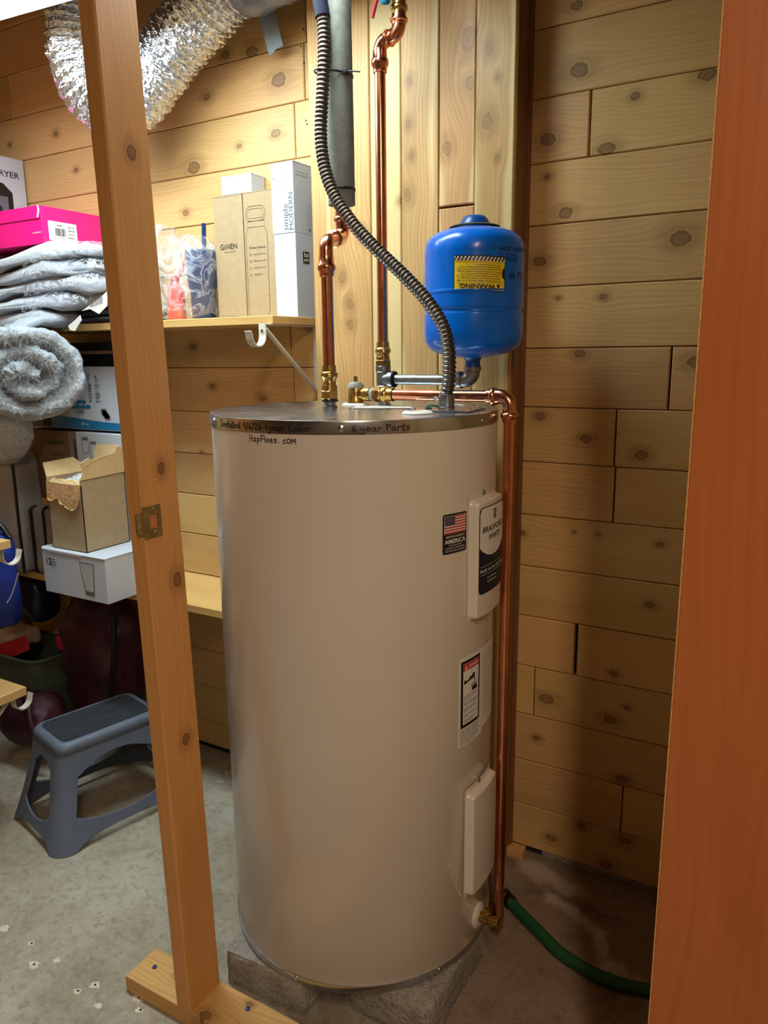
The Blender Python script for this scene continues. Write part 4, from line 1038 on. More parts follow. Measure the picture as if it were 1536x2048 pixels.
def outline(pts, fn, wd, mi=0, closed=True):
    P = [Vector((p[0], p[1], 0)) for p in pts]; n = len(P); b = len(g.V)
    for i, p in enumerate(P):
        a_ = P[i - 1] if (closed or i) else p; c_ = P[(i + 1) % n] if (closed or i < n - 1) else p
        t_ = (c_ - a_).normalized(); nn = Vector((-t_.y, t_.x, 0)) * wd / 2
        g.V.extend([Vector(fn(*(p + nn).xy)), Vector(fn(*(p - nn).xy))])
    for i in range(n if closed else n - 1): j = (i + 1) % n; g.F.append([b + 2 * i, b + 2 * i + 1, b + 2 * j + 1, b + 2 * j]); g.M.append(mi)
def rrect(u0, u1, v0, v1, r, n=6):
    o = []
    for cx_, cy_, a0 in ((u1 - r, v0 + r, -90), (u1 - r, v1 - r, 0), (u0 + r, v1 - r, 90), (u0 + r, v0 + r, 180)):
        o += [(cx_ + r * math.cos(math.radians(a0 + 90 * i / n)), cy_ + r * math.sin(math.radians(a0 + 90 * i / n))) for i in range(n + 1)]
    return o
outline(rrect(.008, .074, .254, .292, .017), fr, .0009); outline(rrect(.014, .068, .261, .285, .011), fr, .0007)
outline([(.012, .254), (.014, .238), (.006, .222), (.006, .018), (.016, .006), (.066, .006), (.078, .018), (.078, .222), (.070, .238), (.072, .254)], fr, .0008); outline([(.014, .239), (.070, .239)], fr, .0007, closed=False)
put_text(g, 'Product Features', .0085, .0165, .184, fr, width=.054)
for i, tt in enumerate(('Keeps cold / keeps hot', '18/8 stainless steel', 'Double-wall vacuum', 'Shatterproof lid')):
    put_text(g, tt, .0052, .029, .168 - i * .0175, fr, width=.040 - .004 * (i == 3) * 3); outline(rrect(.0165, .0215, .166 - i * .0175, .172 - i * .0175, .0024, 4), fr, .0007)
g.build('lettering', M_label_blk, t, local=True)
t, fr, rt, w, d, h = carton(-1.470, -1.366, 1.684, 1.7415, 1.7605, 1.806, M_box_white, 'plain white carton lying on top of the kraft cartons', 'bottle_carton'); flap_line(t, w, d, h, M_box_white)
t, fr, rt, w, d, h = carton(-1.277, -1.206, 1.658, 1.738, ZU, 1.640, M_box_white, 'white carton with a small black square logo, lower of two', 'bottle_carton', rz=-.03, group='white cartons stacked at the shelf end')
g = G(); rpatch(g, rt, .028, .056, .138, .168, .003, 0); 
put_text(g, 'bz', .0165, .0420, .1545, frame((w / 2, -d / 2, 0), (0, 1, 0), (0, 0, 1), .0012), bold=.02, align='CENTER', width=.019, mi=1); put_text(g, 'yoo', .0125, .0420, .1435, frame((w / 2, -d / 2, 0), (0, 1, 0), (0, 0, 1), .0012), bold=.02, align='CENTER', width=.022, mi=1)
g.build('logo', [M_label_blk, M_white_label], t, local=True)
t, fr, rt, w, d, h = carton(-1.279, -1.207, 1.657, 1.738, 1.6405, 1.812, M_box_white, 'white carton lettered up its front, upper of two at the shelf end', 'bottle_carton', rz=-.03, group='white cartons stacked at the shelf end')
flap_line(t, w, d, h, M_box_white)
fr9 = lambda u, v: fr(u, v)
g = G(); put_text(g, 'simple', .0260, .0525, .006, fr, rot=PI / 2, width=.064); put_text(g, 'MODERN', .0200, .0690, .006, fr, rot=PI / 2, width=.090)
put_text(g, 'Slim', .0055, .006, .1335, fr, bold=.02); put_text(g, 'RANGER', .0060, .006, .1265, fr); put_text(g, 'CAN COOLER', .0060, .006, .1195, fr, width=.024)
outline(rrect(.046, .055, .124, .152, .003, 4), fr, .0007); patch(g, fr, 0, w, .1145, .1149, 1, 1)
g.build('lettering', M_print_grey, t, local=True); g = G(); put_text(g, 'Keep drinks cold', .0045, .016, .148, rt, width=.044); put_text(g, 'Designed in Oklahoma for all', .0045, .010, .1405, rt, bold=.01, width=.060)
outline(rrect(.055, .073, .016, .078, .001, 2), rt, .0005)
for i in range(2): put_text(g, 'Slim CAN 12oz', .0050, .063 + i * .006, .022, rt, rot=PI / 2, width=.05)
g.lathe([(.004, 0), (.004, .0004)], Vector(rt(.0645, .012)), (1, 0, 0), 12)
g.build('lettering', M_print_grey, t, local=True)

# cups in a clear plastic bag
cup = thing('tumbler', (-1.552, 1.676, ZU + .003), 'navy tumbler with a straw, inside the clear bag', 'cup')
G().lathe([(.0, 0), (.031, 0), (.033, .004), (.036, .085), (.040, .092), (.0445, .186), (.0435, .190)], (0, 0, 0), seg=36, close=False).build('body', M_navycup, cup, local=True, smooth=40)
G().lathe([(.045, .186), (.0465, .188), (.0465, .196), (.043, .200), (.012, .202), (0, .202)], (0, 0, 0), seg=36, close=False).build('lid', M_bagfilm, cup, local=True, smooth=40)
G().tube([(.012, 0, .06), (.014, 0, .2), (.017, 0, .262)], .0062, 14).build('straw', M_navycup, cup, local=True, smooth=50)
bot = thing('plastic_bottle', (-1.642, 1.660, ZU + .003), 'coral red plastic bottle, inside the clear bag', 'bottle')
g = G().lathe([(0, 0), (.024, 0), (.026, .004), (.025, .085), (.021, .095), (.012, .104), (.0105, .112), (.012, .113), (.012, .126), (0, .127)], (0, 0, 0), seg=28, close=False); g.build('body', M_coral, bot, local=True, smooth=50)
g = G().tube([(.012, 0, .12), (.045, .0, .16), (.058, .0, .185)], .006, 10); g.build('spout', M_coral, bot, local=True, smooth=50)
bag = thing('plastic_bag', (-1.612, 1.662, ZU + .001), 'crumpled clear plastic bag around the navy tumbler on the upper shelf', 'bag')
def bagfn(p):
    t = max(0, (p.z + .12) / .24)
    p.y *= 1 - .3 * t
    p.x += .006 * math.sin(30 * p.z) - (.03 * t ** 2 if p.x < 0 else 0)
    p.x *= 1 - .12 * t if p.x > 0 else 1 - .2 * t
    if p.x < -.05: p.z += .04 * max(0, t - .5) * 2
    return p
g = G(); pillow(g, (0, 0, .1215), (.112, .074, .112), .45, .45, None, .010, 14, 60, 90, seed=3, extra=bagfn); g.build('film', M_bagfilm, bag, local=True, smooth=180)

# folded blankets, shoe box, fryer box on the upper shelf
Rz = lambda a: Matrix.Rotation(a, 3, 'Z')
lay = [(-2.15, .225, 1.4530, .0225, .0), (-2.09, .285, 1.4965, .0215, .02), (-2.07, .305, 1.5400, .0215, -.03), (-2.075, .305, 1.5835, .0215, .03), (-2.065, .295, 1.6265, .0210, -.02)]
labs = ['grey folded blanket, lowest of the stack on the upper shelf', 'grey folded blanket, second from the bottom of the stack on the shelf', 'grey folded blanket in the middle of the stack on the shelf', 'grey folded blanket, second from the top of the stack on the shelf', 'grey folded blanket, topmost of the stack, under the pink shoe box']
for i, ((xc, hx_, zc, hz, rz), lb) in enumerate(zip(lay, labs)):
    t = thing('folded_blanket', (xc, 1.605, zc - hz), lb, 'blanket', 'folded grey blankets on the upper shelf')
    def droop(p, i=i): 
        fr_ = max(0, -p.y - .05); p.z -= fr_ * fr_ * 2.2; p.z += .011 * math.sin(p.x * 11 + .6) * (.4 + .15 * i) + .004 * math.sin(p.x * 23 + i * 2); p.y -= .012 * math.sin(p.x * 8 + i * 2.1); return p
    g = G(); pillow(g, (0, 0, hz), (hx_, .125, hz * 1.08), .55, .30, Rz(rz), .014, 10, 44, 130, aniso=(.6, 1, 1.6), seed=i * 3.1, extra=droop)
    g.build('cloth', M_fleece, t, local=True, smooth=180)
    if i in (1, 2, 3, 4):
        def fold2(p, i=i): p.z += .004 * math.sin(p.x * 14 + i); fr_ = max(0, -p.y - .05); p.z -= fr_ * fr_ * 2.2; p.z += .011 * math.sin(p.x * 11 + .6) * (.4 + .15 * i) + .004 * math.sin(p.x * 23 + i * 2); return p
        g = G(); pillow(g, (hx_ * .45, -.004, hz * 1.0), (hx_ * .56, .131, hz * 1.1), .55, .3, Rz(rz), .006, 16, 20, 60, seed=i * 2.3 + 9, extra=fold2); g.build('plastic_wrap', M_wrap, t, local=True, smooth=180)
t = thing('folded_clothes', (-1.835, 1.63, ZU + .001), 'charcoal folded clothes flat on the upper shelf beside the blankets', 'clothes')
for k_ in range(2):
    g = G(); pillow(g, (0, 0, .0095 + .0165 * k_), (.115, .095 - .01 * k_, .0095), .5, .3, Rz(.03 * k_), .004, 12, 20, 60, seed=20 + k_); g.build('fold', M_darkcloth, t, local=True, smooth=180)
g = G(); A = [atY(*p, 1.49) for p in ((163, 622), (200, 596), (214, 582), (214, 612), (198, 628), (180, 618))]
g.prism([(i, 0) for i in range(6)], lambda i, _: A[int(i)], lambda i, _: A[int(i)] + Vector((0, .0015, 0))); lbz = g.build('paper_tag', M_white_label, None, local=False)
lbz.parent = t; lbz.location = lbz.location - Vector(t.location)
g = G(); q = [atY(*p, 1.4895) for p in ((178, 606), (206, 592), (206, 606), (182, 615))]
for i in range(9):
    s0, s1 = i / 9, (i + .55) / 9; g.add([q[0].lerp(q[1], s0), q[0].lerp(q[1], s1), q[3].lerp(q[2], s1), q[3].lerp(q[2], s0)], [(0, 1, 2, 3)])
o = g.build('barcode', M_print_grey, None); o.parent = lbz; o.location = o.location - Vector(lbz.location) - Vector(t.location)
g = G(); A2 = [atY(*p, 1.492) for p in ((160, 630), (163, 640), (150, 662), (140, 660), (136, 652), (150, 640))]
g.prism([(i, 0) for i in range(6)], lambda i, _: A2[int(i)], lambda i, _: A2[int(i)] + Vector((0, .0015, 0))); o = g.build('paper_tag', M_white_label, None); o.parent = t; o.location = o.location - Vector(t.location)

t, fr, rt, w, d, h = carton(-2.34, -1.988, 1.497, 1.733, 1.6560, 1.7575, M_pink, 'bright pink shoe box lying on top of the folded blankets', 'shoe_box')
g = G().box((-w / 2 - .002, -d / 2 - .003, h - .032), (w / 2 - .006, -d / 2 - .0005, h + .002)); g.build('lid_front', M_pink, t, local=True, bevel=.0008)
g = G().box((-w / 2 - .002, -d / 2 - .003, h), (w / 2 - .002, d / 2, h + .003)); g.build('lid', M_pink, t, local=True, bevel=.0008)
g = G().tube([(w / 2 - .006, -d / 2 - .0035, h + .002), (w / 2 - .004, -d / 2 - .0040, h - .012), (w / 2 - .012, -d / 2 - .0038, h - .030)], .0026, 6); g.build('torn_corner', M_white_label, t, local=True)
g = G(); rpatch(g, rt, .020, .118, .012, .066, .003, 0); st = g.build('size_sticker', M_white_label, t, local=True)
r2 = frame((w / 2, -d / 2, 0), (0, 1, 0), (0, 0, 1), .0014); g = G()
rnd = random.Random(5); u = .042
while u < .080: wd = rnd.choice((.0008, .0014, .0022)); patch(g, r2, u, u + wd, .026, .048); u += wd + rnd.choice((.0009, .0016))
put_text(g, 'ANGELA', .0062, .047, .0535, r2, bold=.02, width=.022)
for i, tt in enumerate(('UK 4.5', 'EUR 38', 'US 7.5', 'BLACK')): put_text(g, tt, .0062, .086, .0525 - i * .0100, r2, bold=.02, width=.022)
outline([(.027, .040), (.031, .046), (.034, .040), (.028, .033), (.032, .028)], r2, .0006, closed=False); put_text(g, '0012345678', .0040, .048, .019, r2, width=.028)
g.build('lettering', M_label_blk, st, local=True)
g = G(); put_text(g, 'www.shoefactory.com', .0060, w - .046, .030, fr, bold=.01, width=.040); g.build('web_address', M_white_label, t, local=True)
fx = atY(50, 365, 1.737).x; fz = atY(43, 322, 1.737).z
t, fr, rt, w, d, h = carton(fx - .34, fx, 1.50, 1.737, ZU, fz, M_box_white, 'tall white appliance box with a black fryer picture behind the pink shoe box', 'fryer_box')
vb = 1.800 - ZU
g = G(); put_text(g, 'DEEP FRYER', .026, d - .190, h - .062, rt, bold=.012, width=.168, mi=0)
def shp(pts, mi): g.add([frame((w / 2, -d / 2, 0), (0, 1, 0), (0, 0, 1), .0012 + .0004 * mi)(d - .19 + p_[0], vb - .02 + p_[1]) for p_ in pts], [tuple(range(len(pts)))], mi)
shp([(0, 0), (.126, 0), (.138, .030), (.138, .085), (.125, .095), (.108, .110), (.080, .113), (.045, .100), (0, .098)], 0)
shp([(0, 0), (.118, 0), (.120, .070), (0, .066)], 1); shp([(0, .01), (.090, .01), (.097, .032), (.075, .055), (.05, .058), (0, .054)], 2)
g.build('print', [M_label_blk, M_print_grey, M_navy_label], t, local=True)

def fur(o, count, length, keep):
    """short plush pile as real hair"""
    vg = o.vertex_groups.new(name='pile'); n_ = len(o.data.vertices)
    vg.add([i for i in range(n_) if keep is None or keep(i)], 1.0, 'REPLACE')
    md_ = o.modifiers.new('pile', 'PARTICLE_SYSTEM'); ps = md_.particle_system; st_ = ps.settings
    st_.type = 'HAIR'; st_.count = count; st_.hair_length = length; st_.use_advanced_hair = False
    st_.brownian_factor = .012; st_.factor_random = .003; st_.length_random = .5; st_.hair_step = 3; st_.render_step = 2; st_.display_step = 2
    st_.root_radius = .05; st_.tip_radius = .01; st_.radius_scale = .016; st_.material = 1
    ps.vertex_group_density = 'pile'; ps.seed = 3
# rolled blanket drooping off the shelf front
RC = Vector((-1.972, 1.385, 1.277)); ax = Vector((.86, -.50, .06)).normalized(); hr = Vector((0, 0, 1)).cross(ax).normalized(); up = ax.cross(hr)
roll = thing('rolled_blanket', RC - Vector((0, 0, .15)), 'thick fuzzy grey blanket rolled up and drooping off the left of the shelf', 'blanket')
path = [(-.185, .150), (-.145, .158), (-.105, .150)]
T = 2.35 * 2 * PI
for i in range(110):
    f = i / 109; th = math.radians(112) - f * T; r = .130 * (1 - f) ** 1.0 + .012
    e = 1 + .09 * math.sin(2 * th + 1.2)
    path.append((r * e * math.cos(th) * 1.05, r * e * math.sin(th) * .98))
SP = spline([Vector((a, b, 0)) for a, b in path], 260)
half, thick = .120, .0212
def rollfn(s, q):
    i = min(int(s * 260), 259); p = SP[i].lerp(SP[i + 1], s * 260 - i)
    t_ = (SP[min(i + 3, 260)] - SP[max(i - 3, 0)]).normalized(); n_ = Vector((-t_.y, t_.x, 0))
    a = q * 2 * PI; c_, s_ = math.cos(a), math.sin(a)
    lz = half * spow(c_, .35); tn = thick * spow(s_, .7)
    core = hr * p.x + up * p.y + ax * (lz - .10 + .012 * math.sin(s * 40))
    off = (hr * n_.x + up * n_.y)
    P_ = core + off * tn
    side = 1 if tn > 0 else .4
    P_ += off * (.009 * fbm(P_ + Vector((s * 3, 0, 0)), 11, 3)) * side + ax * .007 * fbm(P_ + Vector((3, s * 3, 0)), 11, 3) + (off * .004 + ax * .003) * noise.noise(P_ * 260) * (1 if tn < 0 or abs(c_) > .6 else .1)
    return RC + P_
g = G(); g.grid(rollfn, 520, 72, wrap_v=True)
nV = 72
g.M = [(1 if (k_ % nV) < nV // 2 else 0) for k_ in range(len(g.F))]
ro = g.build('roll', [M_plush, M_lining], roll, smooth=180); fur(ro, 30000, .018, lambda i: (i % 72) >= 34)
def lapf(q_): q_.z -= 2.2 * max(0, -q_.y) ** 2 * 4; return q_
g = G(); pillow(g, (-2.085, 1.500, 1.440), (.125, .105, .016), .5, .4, Rz(-.35), .010, 11, 30, 60, seed=14, extra=lapf); g.build('hanging_lap', M_lining, roll, smooth=180)
g = G(); dc = atY(12, 842, 1.43)
def drp(p):
    t_ = -p.z / .13; p.x *= 1 - .35 * max(0, t_) ; p.x += -.03 * max(0, t_) ** 2; return p
pillow(g, dc, (.105, .06, .135), .8, .75, Rz(-.5), .016, 12, 60, 80, seed=4.4, extra=drp); he = g.build('hanging_end', M_plush, roll, smooth=180); fur(he, 10000, .016, None)

# ------------------------------------------------------------------ things on the lower shelf
t, fr, rt, w, d, h = carton(-1.992, -1.716, 1.388, 1.583, ZL, .768, M_box_white, 'white glassware box with a drawn tumbler overhanging the lower shelf', 'glassware_box')
g = G().box((-w / 2 - .001, -d / 2 - .0015, h - .001), (w / 2 + .001, d / 2, h + .0012)); g.build('lid', M_box_white, t, local=True)
g = G().box((-w / 2 + .02, -d / 2 - .0022, h - .004), (w / 2 - .10, -d / 2 - .0004, h + .002)); g.build('tuck_flap', M_box_white, t, local=True)
g = G(); q = [(-w / 2, -d / 2, h), (-w / 2 - .014, -d / 2 + .01, h + .003), (-w / 2 - .010, -d / 2 + .2, h + .003), (-w / 2, d / 2, h)]; q2 = [(-w / 2, -d / 2, .02), (-w / 2 - .008, -d / 2 + .01, .04), (-w / 2 - .006, -d / 2 + .2, .04), (-w / 2, d / 2, .02)]
g.add(q + q2, [(0, 1, 2, 3), (4, 7, 6, 5), (0, 4, 5, 1), (1, 5, 6, 2), (2, 6, 7, 3), (3, 7, 4, 0)]); g.build('side_flap', M_box_white, t, local=True)
g = G(); put_text(g, '12', .030, .012, .088, fr, bold=.015, width=.022, mi=0)
for i, tt in enumerate(('16 oz', 'tumblers', 'glasses')): put_text(g, tt, .0085, .036, .104 - i * .0085, fr, bold=.02, width=(.018, .026, .026)[i], mi=0)
put_text(g, 'dishwasher safe', .005, .036, .078, fr, width=.024, mi=1)
g.build('lettering', [M_label_blk, M_print_grey], t, local=True); g = G(); U0, V0 = w - .095, .016
def sh2(pts, e, mi): f_ = frame((-w / 2, -d / 2, 0), (1, 0, 0), (0, 0, 1), e); g.add([f_(*p) for p in pts], [tuple(range(len(pts)))], mi)
sh2([(U0 - .016, V0 + .098), (U0 + .048, V0 + .098), (U0 + .040, V0), (U0 + .002, V0)], .0009, 2); sh2([(U0 - .013, V0 + .095), (U0 + .045, V0 + .095), (U0 + .038, V0 + .012), (U0 + .004, V0 + .012)], .0013, 3)
sh2([(U0 + .003, V0 + .004), (U0 + .039, V0 + .004), (U0 + .039, V0 + .010), (U0 + .003, V0 + .010)], .0015, 1)
g.build('glass_picture', [M_label_blk, M_print_grey, M_print_grey, plain('print_glass', (176, 178, 180), .5)], t, local=True)
g = G(); put_text(g, 'USA', .010, .165, .03, rt); g.build('lettering', M_print_grey, t, local=True)
# opened kraft box on top of it
ox0, ox1, oy0, oy1, oz0, oz1 = -1.968, -1.816, 1.410, 1.570, .7697, .985
t = thing('open_box', ((ox0 + ox1) / 2, (oy0 + oy1) / 2, oz0), 'opened torn kraft box with raised flaps on the white glassware box', 'box')
W2, D2, H2 = (ox1 - ox0) / 2, (oy1 - oy0) / 2, oz1 - oz0; th = .0022
g = G().box((-W2, -D2, 0), (W2, D2, th)).box((-W2, -D2, 0), (-W2 + th, D2, H2)).box((W2 - th, -D2, 0), (W2, D2, H2 + .004)).box((-W2, D2 - th, 0), (W2, D2, H2)).box((-W2, -D2, 0), (W2, -D2 + th, H2 - .015))
g.build('body', M_card, t, local=True)
def sheet(pts, thick, name, mat, lab=None):
    P = [Vector(p) for p in pts]; n = (P[1] - P[0]).cross(P[2] - P[0]).normalized() * thick
    g = G(); m = len(P); g.add(P + [p + n for p in P], [tuple(range(m))[::-1], tuple(range(m, 2 * m))] + [(i, (i + 1) % m, m + (i + 1) % m, m + i) for i in range(m)])
    o = g.build(name, mat, t, local=True); 
    if lab: o['label'] = lab
    return o
sheet([(W2, -D2, H2), (W2 + .002, -D2 + .010, H2 + .030), (W2 + .004, -D2, H2 + .050), (W2 + .006, -D2 + .028, H2 + .062), (W2 + .006, -D2 + .038, H2 + .055), (W2 + .006, D2 - .035, H2 + .068), (W2 + .008, D2 - .030, H2 + .085), (W2 + .006, D2 - .004, H2 + .080), (W2 + .001, D2, H2 + .005)], th, 'flap', M_card_in)
sheet([(-W2 + .004, D2, H2), (W2 - .002, D2, H2), (W2 - .010, D2 + .016, H2 + .050), (W2 - .045, D2 + .022, H2 + .082), (-W2 + .012, D2 + .022, H2 + .078), (-W2 + .008, D2 + .014, H2 + .05)], th, 'flap', M_card_in)
sheet([(-W2, -D2 + .004, H2 - .012), (-W2 - .050, -D2 + .030, H2 + .036), (-W2 - .052, D2 - .02, H2 + .040), (-W2, D2, H2)], th, 'flap', M_card_in)
zig = [(-W2 + .002 + (2 * W2 - .006) * i / 12, -D2 - .004 - .004 * (i % 2), H2 - .062 - .008 * math.sin(i * .9) - (.022 if 4 < i < 12 else 0.0)) for i in range(13)]
P = [(-W2 + .002, -D2 - .002, H2 - .012)] + zig + [(W2 - .004, -D2 - .002, H2 - .016)]
sheet(P, .0012, 'torn_flap', plain('torn_kraft', (190, 150, 104), .9, var=.15, nscale=90, bump=.6, bscale=160))
zz = [(-W2 + .004 + (2 * W2 - .03) * i / 12, -D2 + .002 + .006 * (i % 2), H2 - .010 + .010 * ((i * 5) % 3 - 1) * .3) for i in range(13)]
sheet([(-W2 + .002, -D2 + .001, H2 - .024), (W2 - .006, -D2 + .001, H2 - .018)] + [(p[0], p[1] + .012, p[2] + .004) for p in zz[::-1]], .0014, 'torn_edge', M_card_in)
g = G(); pillow(g, (.012, .0, H2 - .026), (.054, .060, .03), .7, .7, None, .010, 40, 30, 44, seed=8); g.build('bubble_wrap', M_bubble, t, local=True, smooth=180)

# cartons behind it
t, fr, rt, w, d, h = carton(-2.235, -1.815, 1.602, 1.738, 1.1065, 1.303, M_box_white, 'blue and white tumbler box lettered for a set of four', 'tumbler_box')
g = G(); n = 24; f1 = frame((-w / 2, -d / 2, 0), (1, 0, 0), (0, 0, 1), .0009)
b = len(g.V)
for i in range(n + 1):
    u = .062 + (w - .062) * i / n; g.V += [Vector(f1(u, .002)), Vector(f1(u, .033 + .008 * math.cos(i / n * 3.6)))]
for i in range(n): g.F.append([b + 2 * i, b + 2 * i + 2, b + 2 * i + 3, b + 2 * i + 1]); g.M.append(1)
patch(g, f1, .001, .062, .002, .085, 1, 1, 2); patch(g, frame((-w / 2, -d / 2, 0), (1, 0, 0), (0, 0, 1), .0013), .016, .056, .008, .04, 1, 1, 3)
patch(g, f1, .165, .235, .066, .092, 1, 1, 1); patch(g, f1, .235, .255, .066, .078, 1, 1, 1)
f3 = frame((-w / 2, -d / 2, 0), (1, 0, 0), (0, 0, 1), .0016)
put_text(g, 'SET OF 4', .0135, .172, .074, f3, bold=.01, width=.062, mi=4)
put_text(g, 'C', .052, .186, .130, f3, bold=.02, mi=1); patch(g, f1, .165, .225, .1215, .1225, 1, 1, 0); put_text(g, 'STAINLESS', .0125, .160, .103, f3, bold=.01, width=.062, mi=0)
put_text(g, '30 oz', .012, .205, .014, f3, width=.034, mi=4)
rnd = random.Random(9)
for cx_, cw in ((.252, .018), (.283, .022)):
    for k_ in range(14): 
        y_ = .088 + k_ * .0062; patch(g, f1, cx_, cx_ + cw * rnd.uniform(.4, 1), y_, y_ + rnd.choice((.0016, .003, .0042)), 1, 1, 0)
u = .186
while u < .222: wd = rnd.choice((.0009, .0018)); patch(g, f1, u, u + wd, .050, .062, 1, 1, 0); u += wd + .0014
for i in range(5): patch(g, f1, .325 + i * .004, .302 + i * .004, .05 - i * .004, .068 - i * .005, 1, 1, 0)
g.build('print', [M_print_grey, M_box_blue, M_navy_label, M_darkcloth, M_white_label], t, local=True)
t, fr, rt, w, d, h = carton(-2.42, -2.243, 1.610, 1.738, 1.1065, 1.290, M_navy_label, 'dark navy carton behind the rolled blanket, left of the blue and white box', 'shipping_carton'); flap_line(t, w, d, h, M_navy_label)
case = thing('flat_case', (-2.03, 1.685, 1.3045), 'flat black case lying on the blue and white box', 'case')
G().box((-.195, -.062, 0), (.195, .052, .040)).build('tray', M_black, case, local=True, bevel=.006); G().box((-.196, -.063, .041), (.196, .053, .072)).build('lid', M_black, case, local=True, bevel=.008)
G().box((-.190, -.0665, .036), (.190, -.060, .046)).build('edge_strip', M_card_dk, case, local=True, bevel=.001)
t, fr, rt, w, d, h = carton(-2.30, -2.075, 1.585, 1.735, .868, 1.0985, M_card_dk, 'brown shipping carton on the lower shelf behind the opened box', 'shipping_carton')
g = G(); put_text(g, 'Luncheon', .022, .115, .188, fr, bold=.02, width=.085); put_text(g, 'GLASS', .016, .13, .15, fr, width=.06); put_text(g, 'FRAGILE', .016, .10, .12, fr, width=.08)
f_ = frame((w / 2, -d / 2, 0), (0, 1, 0), (0, 0, 1), .0008); g.add([f_(*p) for p in ((.035, .165), (.041, .165), (.041, .186), (.050, .186), (.038, .204), (.026, .186), (.035, .186))], [tuple(range(7))])
g.build('print', M_label_blk, t, local=True)
t, fr, rt, w, d, h = carton(-2.05, -1.80, 1.590, 1.737, .868, 1.0985, M_box_white, 'white glasses carton behind the opened box, upper of two', 'glasses_carton', group='white glasses cartons behind the opened box')
g = G()
for k_ in range(2):
    x_ = .030 + k_ * .036; y_ = .165 - k_ * .012
    for r_ in ((x_, x_ + .028, y_, y_ + .05),): outline(rrect(r_[0], r_[1], r_[2], r_[3], .004), fr, .002)
    patch(g, fr, x_ + .002, x_ + .026, y_ + .042, y_ + .048)
put_text(g, 'WINE', .018, .148, .108, fr, bold=.02, width=.055); put_text(g, 'GLASS', .018, .142, .088, fr, bold=.02, width=.062); g.build('print', M_print_grey, t, local=True)
t, fr, rt, w, d, h = carton(-2.05, -1.795, 1.588, 1.737, ZL, .8675, M_box_white, 'white glasses carton behind the opened box, lower of two', 'glasses_carton', group='white glasses cartons behind the opened box'); flap_line(t, w, d, h - .0015, M_box_white)
def canvas_bag(c, h, rz, label, straps):
    t = thing('storage_bag', (c[0], c[1], c[2] - h[2]), label, 'bag')
    g = G(); pillow(g, (0, 0, h[2]), h, .25, .3, Rz(rz), .008, 7, 40, 60, seed=c[0]); g.build('cloth', M_bagcloth, t, local=True, smooth=180)
    for u in straps:
        P = [Rz(rz) @ Vector((u * h[0], -h[1] * 1.0, z_)) for z_ in (h[2] * .06, h[2] * .3, h[2], h[2] * 1.7, h[2] * 1.93)]
        P.append(Rz(rz) @ Vector((u * h[0] * .9, -h[1] * .6, h[2] * 2.0))); G().tube(spline(P, 20), .0045, 8).build('piping', M_black, t, local=True, smooth=60)
canvas_bag((-2.27, 1.495, .842), (.075, .06, .207), .25, 'tall grey canvas storage bag with black piping at the left of the lower shelf', (.92, -.95))
canvas_bag((-2.135, 1.545, .748), (.055, .05, .113), .1, 'short grey canvas bag with a black strap under the brown carton', (.15, -.85))

# ------------------------------------------------------------------ foil duct at the upper left
duct = thing('foil_duct', tuple(atY(300, 160, 1.6)), 'silver flexible foil duct sagging in a loop under the light', 'duct')
dp = [tuple(atY(a, b, y)) for a, b, y in ((480, -50, 1.61), (436, -8, 1.61), (395, 38, 1.61), (353, 88, 1.61), (312, 144, 1.60), (274, 194, 1.585), (232, 214, 1.56), (192, 190, 1.53), (165, 138, 1.51), (156, 70, 1.505), (160, 0, 1.505), (172, -70, 1.51))]
P = spline(dp, 900); L = [0.0]
for i in range(1, 901): L.append(L[-1] + (P[i] - P[i - 1]).length)
N = 430; pts = []; j = 0
for i in range(N + 1):
    s_ = L[-1] * i / N
    while j < 898 and L[j + 1] < s_: j += 1
    pts.append(P[j].lerp(P[j + 1], (s_ - L[j]) / max(1e-9, L[j + 1] - L[j])))
g = G(); g.tube(pts, .076, 96, caps=False)
per = L[-1] / .021
for i in range(N + 1):
    for k_ in range(96):
        v = g.V[i * 96 + k_]; n_ = (v - pts[i]).normalized()
        ph = i / N * per + .0 * k_
        rib = .0095 * (abs(math.sin(PI * ph)) ** .6 - .6)
        cr = .0045 * noise.noise(v * 58) + .0042 * abs(noise.noise(v * 120)) + .0022 * noise.noise(v * 260) + .004 * noise.noise(v * 20)
        g.V[i * 96 + k_] = v + n_ * (rib + cr)
g.build('foil_sleeve', M_foil, duct)
g = G(); cp = spline([tuple(atY(a, b, 1.612)) for a, b in ((432, -20), (470, -28), (515, -38), (570, -58), (640, -95))], 60)
g.tube(cp, [.070, .0735] + [.066 - .004 * math.sin(i / 5) for i in range(59)], 48, caps=False)
for i, v in enumerate(g.V): n_ = (v - cp[i // 48]).normalized(); g.V[i] = v + n_ * (.006 * noise.noise(v * 30) + .003 * noise.noise(v * 80))
g.build('tape_wrap', M_tapedark, duct, smooth=180)
A = [atY(*p, 1.70) for p in ((514, 20), (546, 5), (566, 92), (552, 98), (541, 112), (536, 104))]
sp_ = G(); sp_.prism([(i, 0) for i in range(6)], lambda i, _: A[int(i)], lambda i, _: A[int(i)] + Vector((0, .0012, 0))); sp_.build('tape_strip', M_tapegrey, duct)

